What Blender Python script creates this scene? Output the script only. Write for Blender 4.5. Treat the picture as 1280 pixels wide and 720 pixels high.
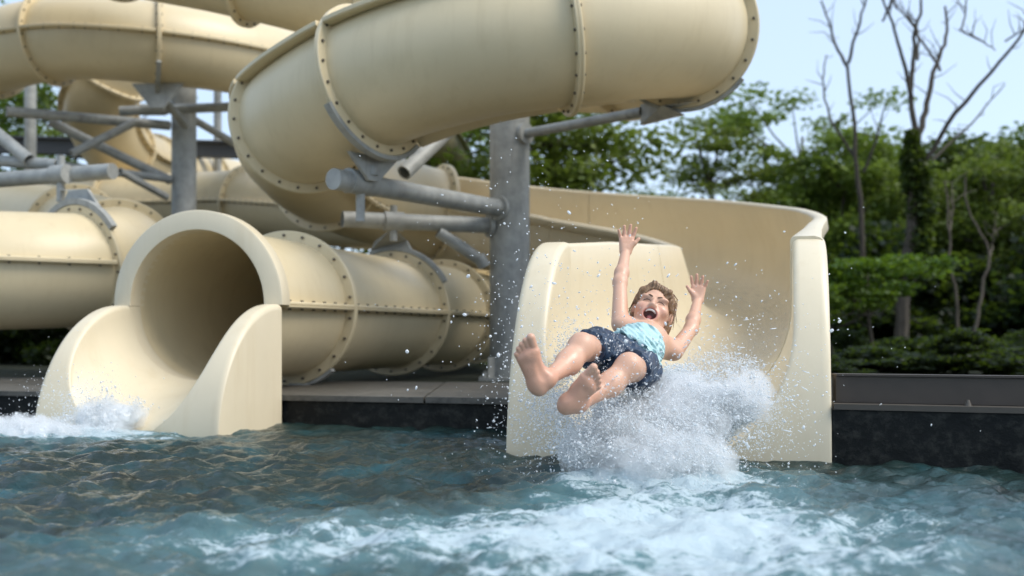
import bpy, bmesh, math, random
import numpy as np
from mathutils import Vector, Matrix

for o in list(bpy.data.objects):
    bpy.data.objects.remove(o, do_unlink=True)
SC = bpy.context.scene
COL = SC.collection
R = math.radians

# ------------------------------------------------------------------ camera
CAM_H, FPX, HORIZON = 0.50, 1250.0, 419.0
cam = bpy.data.cameras.new('camera')
cam.sensor_width = 36.0
cam.lens = 36.0 * FPX / 1280.0
cam.shift_y = (HORIZON - 360.0) / 1280.0
cam.clip_start = 0.05
cam.clip_end = 2000.0
cam.dof.use_dof = True
cam.dof.focus_distance = 3.85
cam.dof.aperture_fstop = 1.7
camo = bpy.data.objects.new('camera', cam)
COL.objects.link(camo)
camo.location = (0, 0, CAM_H)
camo.rotation_euler = (R(90), 0, 0)
SC.camera = camo

# ------------------------------------------------------------------ world, sun, exposure
SUN = Vector((0.60, -0.20, 0.78)).normalized()
world = bpy.data.worlds.new('World')
SC.world = world
world.use_nodes = True
wn, wl = world.node_tree.nodes, world.node_tree.links
for n in list(wn): wn.remove(n)
wout = wn.new('ShaderNodeOutputWorld')
wbg = wn.new('ShaderNodeBackground')
sky = wn.new('ShaderNodeTexSky')
sky.sky_type = 'NISHITA'
sky.sun_disc = False
sky.sun_elevation = math.asin(SUN.z)
sky.sun_rotation = math.atan2(SUN.x, SUN.y)
sky.air_density = 1.0
sky.dust_density = 1.6
sky.ozone_density = 1.2
# a thin even veil of high cloud over the whole sky
wmix = wn.new('ShaderNodeMixRGB')
wmix.inputs['Fac'].default_value = 0.55
wmix.inputs['Color2'].default_value = (6.0, 7.4, 9.3, 1)
wl.new(sky.outputs['Color'], wmix.inputs['Color1'])
wl.new(wmix.outputs['Color'], wbg.inputs['Color'])
wbg.inputs['Strength'].default_value = 0.115
wl.new(wbg.outputs['Background'], wout.inputs['Surface'])

sun = bpy.data.lights.new('sun', 'SUN')
sun.energy = 2.1
sun.angle = R(32)
sun.color = (1.0, 0.955, 0.88)
suno = bpy.data.objects.new('sun', sun)
COL.objects.link(suno)
suno.rotation_euler = SUN.to_track_quat('Z', 'Y').to_euler()
suno.location = (6, -5, 12)

SC.view_settings.view_transform = 'Standard'
SC.view_settings.look = 'None'
SC.view_settings.gamma = 1.0
SC.view_settings.use_curve_mapping = False
SC.view_settings.exposure = 0.54
SC.render.engine = 'CYCLES'
SC.render.resolution_x, SC.render.resolution_y = 1024, 576

# ------------------------------------------------------------------ helpers
def P(px, py, Y):
    """A point at distance Y whose direction was measured in the photograph."""
    return np.array([(px - 640.0) / FPX * Y, Y, CAM_H - (py - HORIZON) / FPX * Y])

ORG = {}

def fast_mesh(name, V, F):
    """V (n,3); F a list of faces or an (m,k) int array."""
    me = bpy.data.meshes.new(name)
    V = np.asarray(V, dtype=np.float32)
    if isinstance(F, np.ndarray):
        m, k = F.shape
        me.vertices.add(len(V))
        me.vertices.foreach_set('co', V.ravel())
        me.loops.add(m * k)
        me.loops.foreach_set('vertex_index', F.astype(np.int32).ravel())
        me.polygons.add(m)
        me.polygons.foreach_set('loop_start', np.arange(0, m * k, k, dtype=np.int32))
        me.update(calc_edges=True)
        me.validate()
    else:
        me.from_pydata([tuple(map(float, v)) for v in V], [], [tuple(map(int, f)) for f in F])
        me.update()
    return me

def obj(name, V, F, mat, parent=None, smooth=True, angle=38, fix=False):
    V = np.asarray(V, dtype=np.float64)
    if parent is not None:
        V = V - ORG[parent.name]
    me = fast_mesh(name, V, F)
    if fix:
        bm = bmesh.new(); bm.from_mesh(me)
        bmesh.ops.recalc_face_normals(bm, faces=bm.faces)
        bm.to_mesh(me); bm.free()
    if smooth:
        me.polygons.foreach_set('use_smooth', np.ones(len(me.polygons), dtype=bool))
        if angle: me.set_sharp_from_angle(angle=R(angle))
    if mat: me.materials.append(mat)
    o = bpy.data.objects.new(name, me)
    COL.objects.link(o)
    if parent is not None:
        o.parent = parent
        ORG[o.name] = ORG[parent.name]
    else:
        ORG[o.name] = np.zeros(3)
    return o

def tag(o, label=None, cat=None, group=None, kind=None):
    if label: o['label'] = label
    if cat: o['category'] = cat
    if group: o['group'] = group
    if kind: o['kind'] = kind
    return o

def thing(name, label, cat, loc=(0, 0, 0), group=None):
    o = bpy.data.objects.new(name, None)
    COL.objects.link(o)
    o.location = tuple(map(float, loc))
    o.empty_display_size = 0.2
    ORG[o.name] = np.array(loc, dtype=np.float64)
    return tag(o, label, cat, group)

class MB:
    def __init__(s): s.v, s.f = [], []
    def add(s, V, F):
        b = len(s.v)
        s.v.extend([tuple(map(float, v)) for v in V])
        s.f.extend([tuple(int(i) + b for i in f) for f in F])
        return s
    def build(s, name, mat, parent=None, **k):
        return obj(name, np.array(s.v), s.f, mat, parent, **k)

def unit(v):
    v = np.asarray(v, dtype=np.float64)
    return v / (np.linalg.norm(v) + 1e-12)

def perp_frame(t):
    t = unit(t)
    a = np.array([0, 0, 1.0]) if abs(t[2]) < 0.9 else np.array([0, 1.0, 0])
    r = unit(np.cross(t, a))
    return t, r, np.cross(r, t)

def pipe(a, b, r0, r1=None, n=16, cap=True, hollow=0.0):
    """A straight pipe from a to b; hollow > 0 gives open ends with a wall."""
    a, b = np.asarray(a, float), np.asarray(b, float)
    r1 = r0 if r1 is None else r1
    t, r, u = perp_frame(b - a)
    an = np.linspace(0, 2 * math.pi, n, endpoint=False)
    ring = np.cos(an)[:, None] * r + np.sin(an)[:, None] * u
    V = [*(a + ring * r0), *(b + ring * r1)]
    F = [(i, (i + 1) % n, n + (i + 1) % n, n + i) for i in range(n)]
    if hollow > 0:
        V += [*(a + ring * (r0 - hollow)), *(b + ring * (r1 - hollow))]
        for i in range(n):
            j = (i + 1) % n
            F += [(2*n + j, 2*n + i, 3*n + i, 3*n + j), (i, 2*n + i, 2*n + j, j), (n + j, 3*n + j, 3*n + i, n + i)]
    elif cap:
        F += [tuple(range(n - 1, -1, -1)), tuple(range(n, 2 * n))]
    return np.array(V), F

def limb(pts, rad, n=7):
    """A tapering tube along a polyline."""
    pts = np.asarray(pts, float)
    N = len(pts)
    V, F = [], []
    tg = np.gradient(pts, axis=0)
    r = None
    an = np.linspace(0, 2 * math.pi, n, endpoint=False)
    for i in range(N):
        t = unit(tg[i])
        if r is None:
            _, r, u = perp_frame(t)
        else:
            r = unit(r - t * np.dot(r, t)); u = np.cross(r, t)
        V.extend(pts[i] + rad[i] * (np.cos(an)[:, None] * r + np.sin(an)[:, None] * u))
    for i in range(N - 1):
        for k in range(n):
            j = (k + 1) % n
            F.append((i*n + k, i*n + j, (i+1)*n + j, (i+1)*n + k))
    F.append(tuple(range(n - 1, -1, -1)))
    F.append(tuple((N-1)*n + k for k in range(n)))
    return np.array(V), F

def box(c, ax, ay, az, sx, sy, sz, bev=0.0):
    """Box centred at c with unit axes and full sizes; chamfered if bev."""
    c = np.asarray(c, float)
    bm = bmesh.new()
    bmesh.ops.create_cube(bm, size=1.0)
    for v in bm.verts:
        v.co = Vector((v.co.x * sx, v.co.y * sy, v.co.z * sz))
    if bev > 0:
        bmesh.ops.bevel(bm, geom=list(bm.edges), offset=bev, segments=2, affect='EDGES', profile=0.6)
    M = np.array([ax, ay, az], float)
    V = np.array([v.co[:] for v in bm.verts]) @ M + c
    bm.verts.index_update()
    F = [tuple(v.index for v in f.verts) for f in bm.faces]
    bm.free()
    return V, F

def prism(poly, z0, z1):
    """Vertical prism over a ccw plan polygon."""
    n = len(poly)
    V = [(x, y, z0) for x, y in poly] + [(x, y, z1) for x, y in poly]
    F = [tuple(range(n - 1, -1, -1)), tuple(range(n, 2 * n))]
    F += [(i, (i + 1) % n, n + (i + 1) % n, n + i) for i in range(n)]
    return np.array(V, float), F

# value noise on numpy arrays
_rt = np.random.default_rng(11).random((64, 64, 64)).astype(np.float32)
def vnoise(x, y, z=0.0):
    x, y, z = np.broadcast_arrays(np.asarray(x, np.float32), np.asarray(y, np.float32), np.asarray(z, np.float32))
    xi, yi, zi = np.floor(x).astype(int), np.floor(y).astype(int), np.floor(z).astype(int)
    fx, fy, fz = x - xi, y - yi, z - zi
    fx, fy, fz = [f * f * (3 - 2 * f) for f in (fx, fy, fz)]
    out = 0
    for a in (0, 1):
        for b in (0, 1):
            for c in (0, 1):
                w = (fx if a else 1 - fx) * (fy if b else 1 - fy) * (fz if c else 1 - fz)
                out = out + w * _rt[(xi + a) & 63, (yi + b) & 63, (zi + c) & 63]
    return out
def fbm(x, y, z=0.0, o=4):
    s, a, t = 0.0, 1.0, 0.0
    for k in range(o):
        s = s + a * vnoise(x * 2.03**k + 7.1*k, y * 2.03**k + 3.3*k, z * 2.03**k + 1.7*k)
        t += a; a *= 0.5
    return s / t
def sstep(a, b, x):
    t = np.clip((x - a) / (b - a), 0, 1)
    return t * t * (3 - 2 * t)

# ------------------------------------------------------------------ materials
class NT:
    def __init__(s, name):
        s.m = bpy.data.materials.new(name); s.m.use_nodes = True
        s.t = s.m.node_tree; s.n, s.l = s.t.nodes, s.t.links
        for x in list(s.n): s.n.remove(x)
        s.out = s.n.new('ShaderNodeOutputMaterial')
    def node(s, typ, ins=None, **attrs):
        x = s.n.new(typ)
        for k, v in attrs.items(): setattr(x, k, v)
        for k, v in (ins or {}).items():
            if hasattr(v, 'is_output'): s.l.new(v, x.inputs[k])
            else: x.inputs[k].default_value = v
        return x
    def noise(s, vec, scale, detail=4, rough=0.55, dist=0.0):
        return s.node('ShaderNodeTexNoise', {'Vector': vec, 'Scale': scale, 'Detail': detail, 'Roughness': rough, 'Distortion': dist}).outputs['Fac']
    def ramp(s, fac, stops):
        x = s.node('ShaderNodeValToRGB', {'Fac': fac})
        e = x.color_ramp.elements
        while len(e) < len(stops): e.new(0.5)
        for i, (p, c) in enumerate(stops):
            e[i].position = p
            e[i].color = (*c, 1) if isinstance(c, (tuple, list)) else (c, c, c, 1)
        return x.outputs['Color']
    def mix(s, fac, a, b, mode='MIX'):
        x = s.node('ShaderNodeMixRGB', {}, blend_type=mode)
        for k, v in (('Fac', fac), ('Color1', a), ('Color2', b)):
            if hasattr(v, 'is_output'): s.l.new(v, x.inputs[k])
            else: x.inputs[k].default_value = (*v, 1) if isinstance(v, (tuple, list)) and len(v) == 3 else v
        return x.outputs['Color']
    def math(s, op, a, b=0.0, c=None, clamp=False):
        x = s.node('ShaderNodeMath', {}, operation=op, use_clamp=clamp)
        for i, v in enumerate((a, b) if c is None else (a, b, c)):
            if hasattr(v, 'is_output'): s.l.new(v, x.inputs[i])
            else: x.inputs[i].default_value = v
        return x.outputs[0]
    def bump(s, h, strength=0.3, dist=0.01, normal=None):
        d = {'Height': h, 'Strength': strength, 'Distance': dist}
        if normal is not None: d['Normal'] = normal
        return s.node('ShaderNodeBump', d).outputs['Normal']
    def bsdf(s, **ins):
        ins = {k.replace('_', ' '): v for k, v in ins.items()}
        x = s.node('ShaderNodeBsdfPrincipled', ins)
        return x
    def surf(s, sh):
        s.l.new(sh.outputs[0] if not hasattr(sh, 'is_output') else sh, s.out.inputs['Surface'])
        return s.m
    def pos(s): return s.node('ShaderNodeNewGeometry').outputs['Position']
    def scaled(s, vec, sc):
        return s.node('ShaderNodeMapping', {'Vector': vec, 'Scale': sc}).outputs['Vector']

M = {}
def mat_gelcoat(name, base, dark):
    t = NT(name); p = t.pos()
    big = t.noise(p, 1.3, 5, 0.6)
    streak = t.noise(t.scaled(p, (5.0, 5.0, 0.55)), 2.0, 5, 0.65)
    fine = t.noise(p, 60, 3)
    c = t.mix(t.ramp(big, [(0.35, 0.0), (0.75, 1.0)]), base, tuple(b * 0.90 for b in base))
    c = t.mix(t.math('MULTIPLY', t.ramp(streak, [(0.52, 0.0), (0.78, 1.0)]), 0.42), c, dark)
    rough = t.math('MULTIPLY_ADD', big, 0.25, 0.30)
    nb = t.bump(t.math('ADD', t.math('MULTIPLY', big, 2.0), t.math('MULTIPLY', fine, 0.03)), 0.10, 0.02)
    return t.surf(t.bsdf(Base_Color=c, Roughness=rough, Normal=nb, Coat_Weight=0.06, Coat_Roughness=0.2))
M['gel'] = mat_gelcoat('cream_gelcoat', (0.70, 0.58, 0.365), (0.54, 0.425, 0.24))
M['gel_bright'] = mat_gelcoat('pale_gelcoat', (0.735, 0.635, 0.45), (0.60, 0.485, 0.30))

def mat_steel():
    t = NT('galvanised_steel'); p = t.pos()
    a = t.noise(p, 9, 5, 0.65); b = t.noise(t.scaled(p, (6, 6, .7)), 3, 4)
    c = t.ramp(a, [(0.3, (0.26, 0.265, 0.25)), (0.7, (0.42, 0.425, 0.40))])
    c = t.mix(t.math('MULTIPLY', t.ramp(b, [(.55, 0.), (.8, 1.)]), .5), c, (0.13, 0.125, 0.115))
    return t.surf(t.bsdf(Base_Color=c, Metallic=0.12, Roughness=t.math('MULTIPLY_ADD', a, .3, .42)))
M['steel'] = mat_steel()
def simple(name, col, rough=0.6, metallic=0.0):
    t = NT(name); p = t.pos()
    n = t.noise(p, 14, 4)
    c = t.mix(n, tuple(x * 0.8 for x in col), tuple(min(1, x * 1.2) for x in col))
    return t.surf(t.bsdf(Base_Color=c, Roughness=rough, Metallic=metallic))
M['bolt'] = simple('bolt_steel', (0.12, 0.10, 0.075), 0.5, 0.3)

def mat_concrete(name, c0, c1, c2, stain=0.5, spec=.5):
    t = NT(name); p = t.pos()
    a = t.noise(p, 2.2, 6, 0.65); b = t.noise(p, 18, 6, 0.7)
    c = t.ramp(a, [(0.3, c0), (0.7, c1)])
    c = t.mix(t.math('MULTIPLY', t.ramp(b, [(0.48, 0.), (0.68, 1.)]), stain), c, c2)
    return t.surf(t.bsdf(Base_Color=c, Roughness=t.math('MULTIPLY_ADD', a, .5, .30), Normal=t.bump(b, .5, .01), Specular_IOR_Level=spec))
M['deck'] = mat_concrete('wet_deck_concrete', (0.065, 0.060, 0.050), (0.15, 0.138, 0.115), (0.03, 0.029, 0.026), .75)
M['poolwall'] = mat_concrete('dark_stained_pool_wall', (0.004, 0.005, 0.005), (0.013, 0.014, 0.013), (0.075, 0.073, 0.060), .42, .2)
M['curb'] = simple('dark_brown_metal', (0.060, 0.047, 0.036), 0.62, 0.0)
M['curbtrim'] = simple('grey_stone_trim', (0.075, 0.064, 0.050), 0.6)

def mat_ground():
    t = NT('forest_floor'); p = t.pos()
    a = t.noise(p, 0.9, 6, .6); b = t.noise(p, 9, 5, .7)
    c = t.ramp(a, [(.35, (.014, .018, .008)), (.6, (.022, .028, .010)), (.75, (.030, .024, .015))])  # dark leaf litter, with the wood's shade put into its colour
    c = t.mix(b, c, (.02, .025, .01))
    return t.surf(t.bsdf(Base_Color=c, Roughness=.95, Normal=t.bump(b, .8, .05)))
M['ground'] = mat_ground()

def mat_leaf(name, c0, c1, c2):
    t = NT(name)
    g = t.node('ShaderNodeNewGeometry')
    oi = t.node('ShaderNodeObjectInfo')
    n = t.noise(g.outputs['Position'], 0.7, 3)
    f = t.math('ADD', t.math('MULTIPLY', g.outputs['Random Per Island'], .55), t.math('MULTIPLY', n, .5))
    c = t.ramp(f, [(.2, c0), (.5, c1), (.85, c2)])
    hsv = t.node('ShaderNodeHueSaturation', {'Color': c, 'Saturation': 1.0,
        'Value': t.math('MULTIPLY_ADD', oi.outputs['Random'], .5, .75),
        'Hue': t.math('MULTIPLY_ADD', oi.outputs['Random'], .03, .485)}).outputs['Color']
    d = t.bsdf(Base_Color=hsv, Roughness=.5, Specular_IOR_Level=.35)
    tr = t.node('ShaderNodeBsdfTranslucent', {'Color': t.mix(.55, hsv, (.16, .24, .02))})
    return t.surf(t.node('ShaderNodeMixShader', {0: .46, 1: d.outputs[0], 2: tr.outputs[0]}))
M['leaf'] = mat_leaf('green_leaves', (.085, .13, .024), (.16, .22, .038), (.24, .30, .06))
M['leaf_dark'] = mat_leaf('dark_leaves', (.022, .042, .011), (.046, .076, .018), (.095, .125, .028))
M['leaf_shaded'] = mat_leaf('shade_darkened_leaves', (.006, .013, .005), (.010, .022, .007), (.018, .034, .009))  # shade over the low plants is put into this leaf colour
M['leaf_lime'] = mat_leaf('lime_leaves', (.04, .09, .008), (.075, .14, .010), (.13, .20, .016))
def mat_bark(name, c0, c1):
    t = NT(name); p = t.pos()
    a = t.noise(t.scaled(p, (5, 5, 1.2)), 4, 6, .7)
    return t.surf(t.bsdf(Base_Color=t.ramp(a, [(.3, c0), (.7, c1)]), Roughness=.9, Normal=t.bump(a, .7, .03)))
M['bark'] = mat_bark('brown_bark', (.035, .028, .02), (.10, .082, .06))
M['bark_pale'] = mat_bark('pale_bark', (.10, .085, .065), (.24, .21, .17))
M['bark_mid'] = mat_bark('dull_bark', (.06, .048, .034), (.16, .13, .095))
# ------------------------------------------------------------------ ground, pool, deck
W15 = np.array([math.cos(R(15)), -math.sin(R(15)), 0.0])     # along the slide mouths, to the right
B15 = np.array([math.sin(R(15)), math.cos(R(15)), 0.0])      # up the slides, away from the pool

def yw(x): return 5.40 - (x + 0.03) * 0.252                  # front of the pool wall left of the open slide
def ywr(x): return 3.955 - (x - 1.27) * 0.33                 # and right of it

edge = [(-300, 12.0), (-14, yw(-14) + 1.2), (1.4, 6.3), (1.9, 4.6), (14, ywr(14) + 1.2), (300, 0.5)]
V, F = [], []
for x, y in edge: V += [(x, y, 0.12), (x, 16, 0.12), (x, 60, 0.12), (x, 900, 0.12)]
for i in range(len(edge) - 1):
    for k in range(3):
        a = i * 4 + k; F.append((a, a + 4, a + 5, a + 1))
b = len(V)
V += [(-300, -300, .12), (-14, -300, .12), (14, -300, .12), (300, -300, .12), (-14, -14, .12), (14, -14, .12)]
F += [(b, b + 1, 4, 0), (b + 2, b + 3, 20, 16), (b + 1, b + 2, b + 5, b + 4)]
tag(obj('ground', V, F, M['ground'], smooth=False), 'dark leafy forest floor behind the pool', 'ground', kind='structure')

dk = [(-14, yw(-14)), (1.45, yw(1.45)), (1.45, 6.9), (-14, yw(-14) + 1.75)]
deck = tag(obj('pool_deck', *prism(dk, -0.6, 0.125), M['poolwall'], smooth=False),
           'low wet concrete deck between the slide mouths', 'deck', kind='structure')
cop = MB()
n = 9
xs = np.linspace(-14, 1.45, n)
for i in range(n - 1):      # worn coping slabs, a little uneven, with open joints
    x0, x1 = xs[i] + .006, xs[i + 1] - .006
    dz = [0, .004, -.003, .002, .005, -.002, .001, .003][i]
    s = MB().add(*prism([(x0, yw(x0) - .025), (x1, yw(x1) - .025), (x1, min(6.88, yw(x1) + 1.74) if x1 > 1 else yw(x1) + 1.74), (x0, yw(x0) + 1.74)], .128, .158 + dz))
    s.build('slab', M['deck'], deck, smooth=False)

rp = [(1.268, 3.957), (14, ywr(14)), (14, ywr(14) + 4), (1.95, 6.6), (1.72, 5.65)]
tw = tag(obj('pool_wall', *prism(rp, -0.6, 0.205), M['poolwall'], smooth=False),
         'dark stained stone pool wall under the brown metal kerb', 'wall')
d = unit([1, -0.33, 0]); nrm = np.array([-d[1], d[0], 0])
obj('ledge', *prism([(1.27, 3.945), (14, ywr(14) - .012), (14, ywr(14) + .35), (1.37, 4.28)], .207, .229), M['curbtrim'], tw, smooth=False)
kb = thing('metal_kerb', 'low dark brown metal kerb on the wall beside the open slide', 'kerb', (1.3, 4.0, .23))
x = 1.300
for L in (1.015, 1.4, 1.4, 1.4, 1.4, 1.4):
    x1 = x + L
    y0, y1 = ywr(x) + .075, ywr(x1) + .075
    obj('panel', *prism([(x + .003, y0), (x1 - .003, y1), (x1 - .003, y1 + .05), (x + .003, y0 + .05)], .231, .335), M['curb'], kb, smooth=False)
    obj('cap', *prism([(x + .002, y0 - .010), (x1 - .002, y1 - .010), (x1 - .002, y1 + .06), (x + .002, y0 + .06)], .337, .345), M['curb'], kb, smooth=False)
    x = x1
nb_ = P(1206, 502, 3.86)
nz = MB().add(*pipe((nb_[0], ywr(nb_[0]) + .035, .229), (nb_[0], ywr(nb_[0]) + .035, .252), .014, .006, 10))
tag(nz.build('spray_nozzle', M['curbtrim'], None), 'tiny metal nozzle on the ledge in front of the brown kerb', 'nozzle')

# ------------------------------------------------------------------ water
def water_mat():
    t = NT('pool_water'); p = t.pos()
    foam = t.node('ShaderNodeAttribute', attribute_name='foam').outputs['Fac']
    ps = t.scaled(p, (.7, 1.0, 1.0))
    n1 = t.noise(ps, 10, 7, .70, .9)
    n2 = t.noise(ps, 55, 5, .74, .5)
    n3 = t.noise(p, 2.6, 4, .6, .4)
    n4 = t.noise(ps, 5.5, 3, .55, 1.2)
    f = t.math('ADD', foam, t.math('MULTIPLY', t.math('SUBTRACT', n1, .5), 1.3))
    f = t.math('ADD', f, t.math('MULTIPLY', t.math('SUBTRACT', n4, .5), .8))
    f = t.math('ADD', f, t.math('MULTIPLY', t.math('SUBTRACT', n2, .5), 1.0))
    mask = t.ramp(f, [(.62, 0.), (.84, 1.)])
    deep = t.ramp(n3, [(.32, (.013, .021, .017)), (.52, (.017, .035, .032)), (.72, (.016, .074, .088))])
    # air mixed into the water turns it a milky pale blue around the foam
    aer = t.ramp(t.math('ADD', foam, t.math('MULTIPLY', t.math('SUBTRACT', n4, .5), .9)), [(.12, 0.), (.85, 1.)])
    deep = t.mix(t.math('MULTIPLY', aer, .75), deep, (.135, .26, .28))
    bm = t.math('ADD', t.math('MULTIPLY', n1, 1.0), t.math('MULTIPLY', n2, .16))
    nrm = t.bump(bm, .50, .030)
    w = t.bsdf(Base_Color=deep, Roughness=.02, IOR=1.33, Normal=nrm, Specular_IOR_Level=.5)
    fo = t.bsdf(Base_Color=(.54, .64, .68, 1), Roughness=.55, Normal=t.bump(bm, .8, .03))
    return t.surf(t.node('ShaderNodeMixShader', {0: t.math('MULTIPLY', mask, .80), 1: w.outputs[0], 2: fo.outputs[0]}))
M['water'] = water_mat()

gx = np.concatenate([np.linspace(-14, -4.4, 40, endpoint=False), np.arange(-4.4, 3.2, .017), np.linspace(3.2, 14, 50)])
gy = np.concatenate([np.linspace(-14, 1.3, 70, endpoint=False), np.arange(1.3, 6.3, .014), np.linspace(6.3, 9.6, 24)])
X, Y = np.meshgrid(gx, gy, indexing='ij')
rng = np.random.default_rng(5)
def foam_density(X, Y):
    g1 = np.exp(-(((X - .50) / .42)**2 + ((Y - 3.42) / .36)**2) * 1.0) * 1.25
    cx = .44 + (3.3 - Y) * .02
    g2 = np.exp(-((X - cx) / (.42 + .30 * np.clip(3.4 - Y, 0, 2)))**2) * sstep(3.75, 3.2, Y) * .72
    g3 = np.exp(-(((X + 2.35) / .70)**2 + ((Y - 4.98) / .26)**2)) * 1.15
    g4 = .30 * sstep(3.1, 2.2, Y)
    g5 = .36 * np.exp(-(((X - .15) / .9)**2 + ((Y - 2.55) / .35)**2))
    g6 = .32 * np.exp(-(((X + .55) / .45)**2 + ((Y - 2.55) / .40)**2))
    g7 = .25 * np.exp(-(((X - 1.5) / .8)**2 + ((Y - 3.2) / .6)**2))
    return np.maximum(np.maximum(g1, g3), np.maximum(g2, g4)) + g5 + g6 + g7
near = sstep(9, 3.0, np.hypot(X, Y - 3.0))
Z = np.zeros_like(X)
wx = X + .10 * (fbm(X * 1.4, Y * 1.4, 3.0, 3) - .5) * 2
wy = Y + .10 * (fbm(X * 1.4 + 9, Y * 1.4, 5.0, 3) - .5) * 2
for k in range(70):
    lam = .055 * (12 ** rng.random())
    th = rng.normal(math.radians(-70), 0.95)
    kx, ky = math.cos(th) * 2 * math.pi / lam, math.sin(th) * 2 * math.pi / lam
    amp = .0026 * (lam / .35) ** .62
    ph = kx * wx + ky * wy + rng.random() * 6.28
    s = np.sin(ph)
    Z += amp * (s + .35 * (1 - np.abs(np.sin(ph * .5))) * 2 - .35)
D = foam_density(X, Y)
rid = 1 - np.abs(fbm(wx * 5.5, wy * 7.5, 1.5, 4) - .5) * 4 + .8 * (1 - np.abs(fbm(wx * 13, wy * 17, 6.5, 3) - .5) * 5)
Z += (.011 + .013 * np.clip(D, 0, 1)) * rid * near
Z += .030 * np.clip(D, 0, 1.2) * (fbm(X * 14, Y * 14, 8.0, 3) - .45) * near
# the swell pushed up by the splash, and the boil before the tube mouth
Z += .055 * np.exp(-(((X - .52) / .36)**2 + ((Y - 3.42) / .26)**2)) + .05 * np.exp(-(((X + 2.45) / .55)**2 + ((Y - 5.0) / .22)**2))
Z += .020 * np.sin((np.hypot(X - .5, Y - 3.5)) * 14.0) * np.exp(-np.hypot(X - .5, Y - 3.5) * 1.4)
Z *= (.35 + .65 * near) * (1 - .35 * sstep(4.2, 5.2, Y))
Z *= .84
Z -= .010
nx, ny = X.shape
idx = np.arange(nx * ny).reshape(nx, ny)
Fq = np.stack([idx[:-1, :-1], idx[1:, :-1], idx[1:, 1:], idx[:-1, 1:]], -1).reshape(-1, 4)
wv = np.stack([X, Y, Z], -1).reshape(-1, 3)
wob = obj('pool_water', wv, Fq, M['water'], angle=None)
tag(wob, 'choppy teal pool water streaked with white foam', 'water', kind='structure')
at = wob.data.attributes.new('foam', 'FLOAT', 'POINT')
at.data.foreach_set('value', D.astype(np.float32).ravel())

# ------------------------------------------------------------------ slides
class Path:
    def __init__(s, ctrl, step=0.07):
        c = np.array([list(p) + [0.0] * (4 - len(p)) for p in ctrl], float)
        c = np.vstack([2 * c[0] - c[1], c, 2 * c[-1] - c[-2]])
        out = []
        for i in range(1, len(c) - 2):
            p0, p1, p2, p3 = c[i-1], c[i], c[i+1], c[i+2]
            for t in np.linspace(0, 1, 40, endpoint=False):
                out.append(.5 * ((2*p1) + (-p0+p2)*t + (2*p0-5*p1+4*p2-p3)*t*t + (-p0+3*p1-3*p2+p3)*t**3))
        out.append(c[-2])
        out = np.array(out)
        s.s0 = np.concatenate([[0], np.cumsum(np.linalg.norm(np.diff(out[:, :3], axis=0), axis=1))])
        s.L = s.s0[-1]; s.q = out
        s.tq = np.gradient(out[:, :3], s.s0, axis=0)
        s.step = step
    def at(s, d):
        p = np.array([np.interp(d, s.s0, s.q[:, k]) for k in range(4)])
        t = unit([np.interp(d, s.s0, s.tq[:, k]) for k in range(3)])
        r = unit(np.cross(t, [0, 0, 1])); u = np.cross(r, t)
        b = R(p[3])
        return p[:3], t, math.cos(b) * r - math.sin(b) * u, math.cos(b) * u + math.sin(b) * r
    def near(s, pt):
        return s.s0[np.argmin(np.linalg.norm(s.q[:, :3] - np.asarray(pt, float)[:3], axis=1))]

def sweep(path, s0, s1, prof, closed=True, caps=True):
    n = max(2, int(math.ceil((s1 - s0) / path.step)) + 1)
    V, F = [], []
    for d in np.linspace(s0, s1, n):
        p, t, r, u = path.at(d)
        q = prof(d) if callable(prof) else prof
        V.extend(p + q[:, :1] * r + q[:, 1:2] * u)
    K = len(q)
    for i in range(n - 1):
        for k in range(K if closed else K - 1):
            j = (k + 1) % K
            F.append((i*K + k, (i+1)*K + k, (i+1)*K + j, i*K + j))
    if caps and closed:
        F.append(tuple(range(K))); F.append(tuple((n-1)*K + k for k in range(K - 1, -1, -1)))
    return np.array(V), F

def circ(r, n=56):
    a = np.linspace(0, 2 * math.pi, n, endpoint=False)
    return np.stack([np.cos(a) * r, np.sin(a) * r], -1)

def lathe_ring(path, d, prof, a0=0.0, a1=360.0, n=64, world_up=False):
    """prof: closed list of (axial, radius); swept about the tube axis at d."""
    p, t, r, u = path.at(d)
    if world_up:
        r = unit(np.cross(t, [0, 0, 1])); u = np.cross(r, t)
    full = abs(a1 - a0) >= 359.9
    an = np.radians(np.linspace(a0, a1, n, endpoint=not full))
    V, F = [], []
    for a in an:
        e = math.cos(a) * r + math.sin(a) * u
        V.extend([p + t * ax + e * rr for ax, rr in prof])
    K, m = len(prof), len(an)
    for i in range(m if full else m - 1):
        i2 = (i + 1) % m
        for k in range(K):
            j = (k + 1) % K
            F.append((i*K + k, i*K + j, i2*K + j, i2*K + k))
    if not full:
        F.append(tuple(range(K - 1, -1, -1))); F.append(tuple((m-1)*K + k for k in range(K)))
    return np.array(V), F

RT = 0.465            # outer radius of a tube
RF = 0.535            # and of its bolted rings
RING = [(-.022, RT - .02), (-.022, RF - .006), (-.016, RF), (-.002, RF), (0, RF - .004), (.002, RF), (.016, RF), (.022, RF - .006), (.022, RT - .02)]

def hexbolt(mb, p, ax, L, r=.0105):
    mb.add(*pipe(p - ax * L / 2, p + ax * L / 2, r, n=6))

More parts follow.
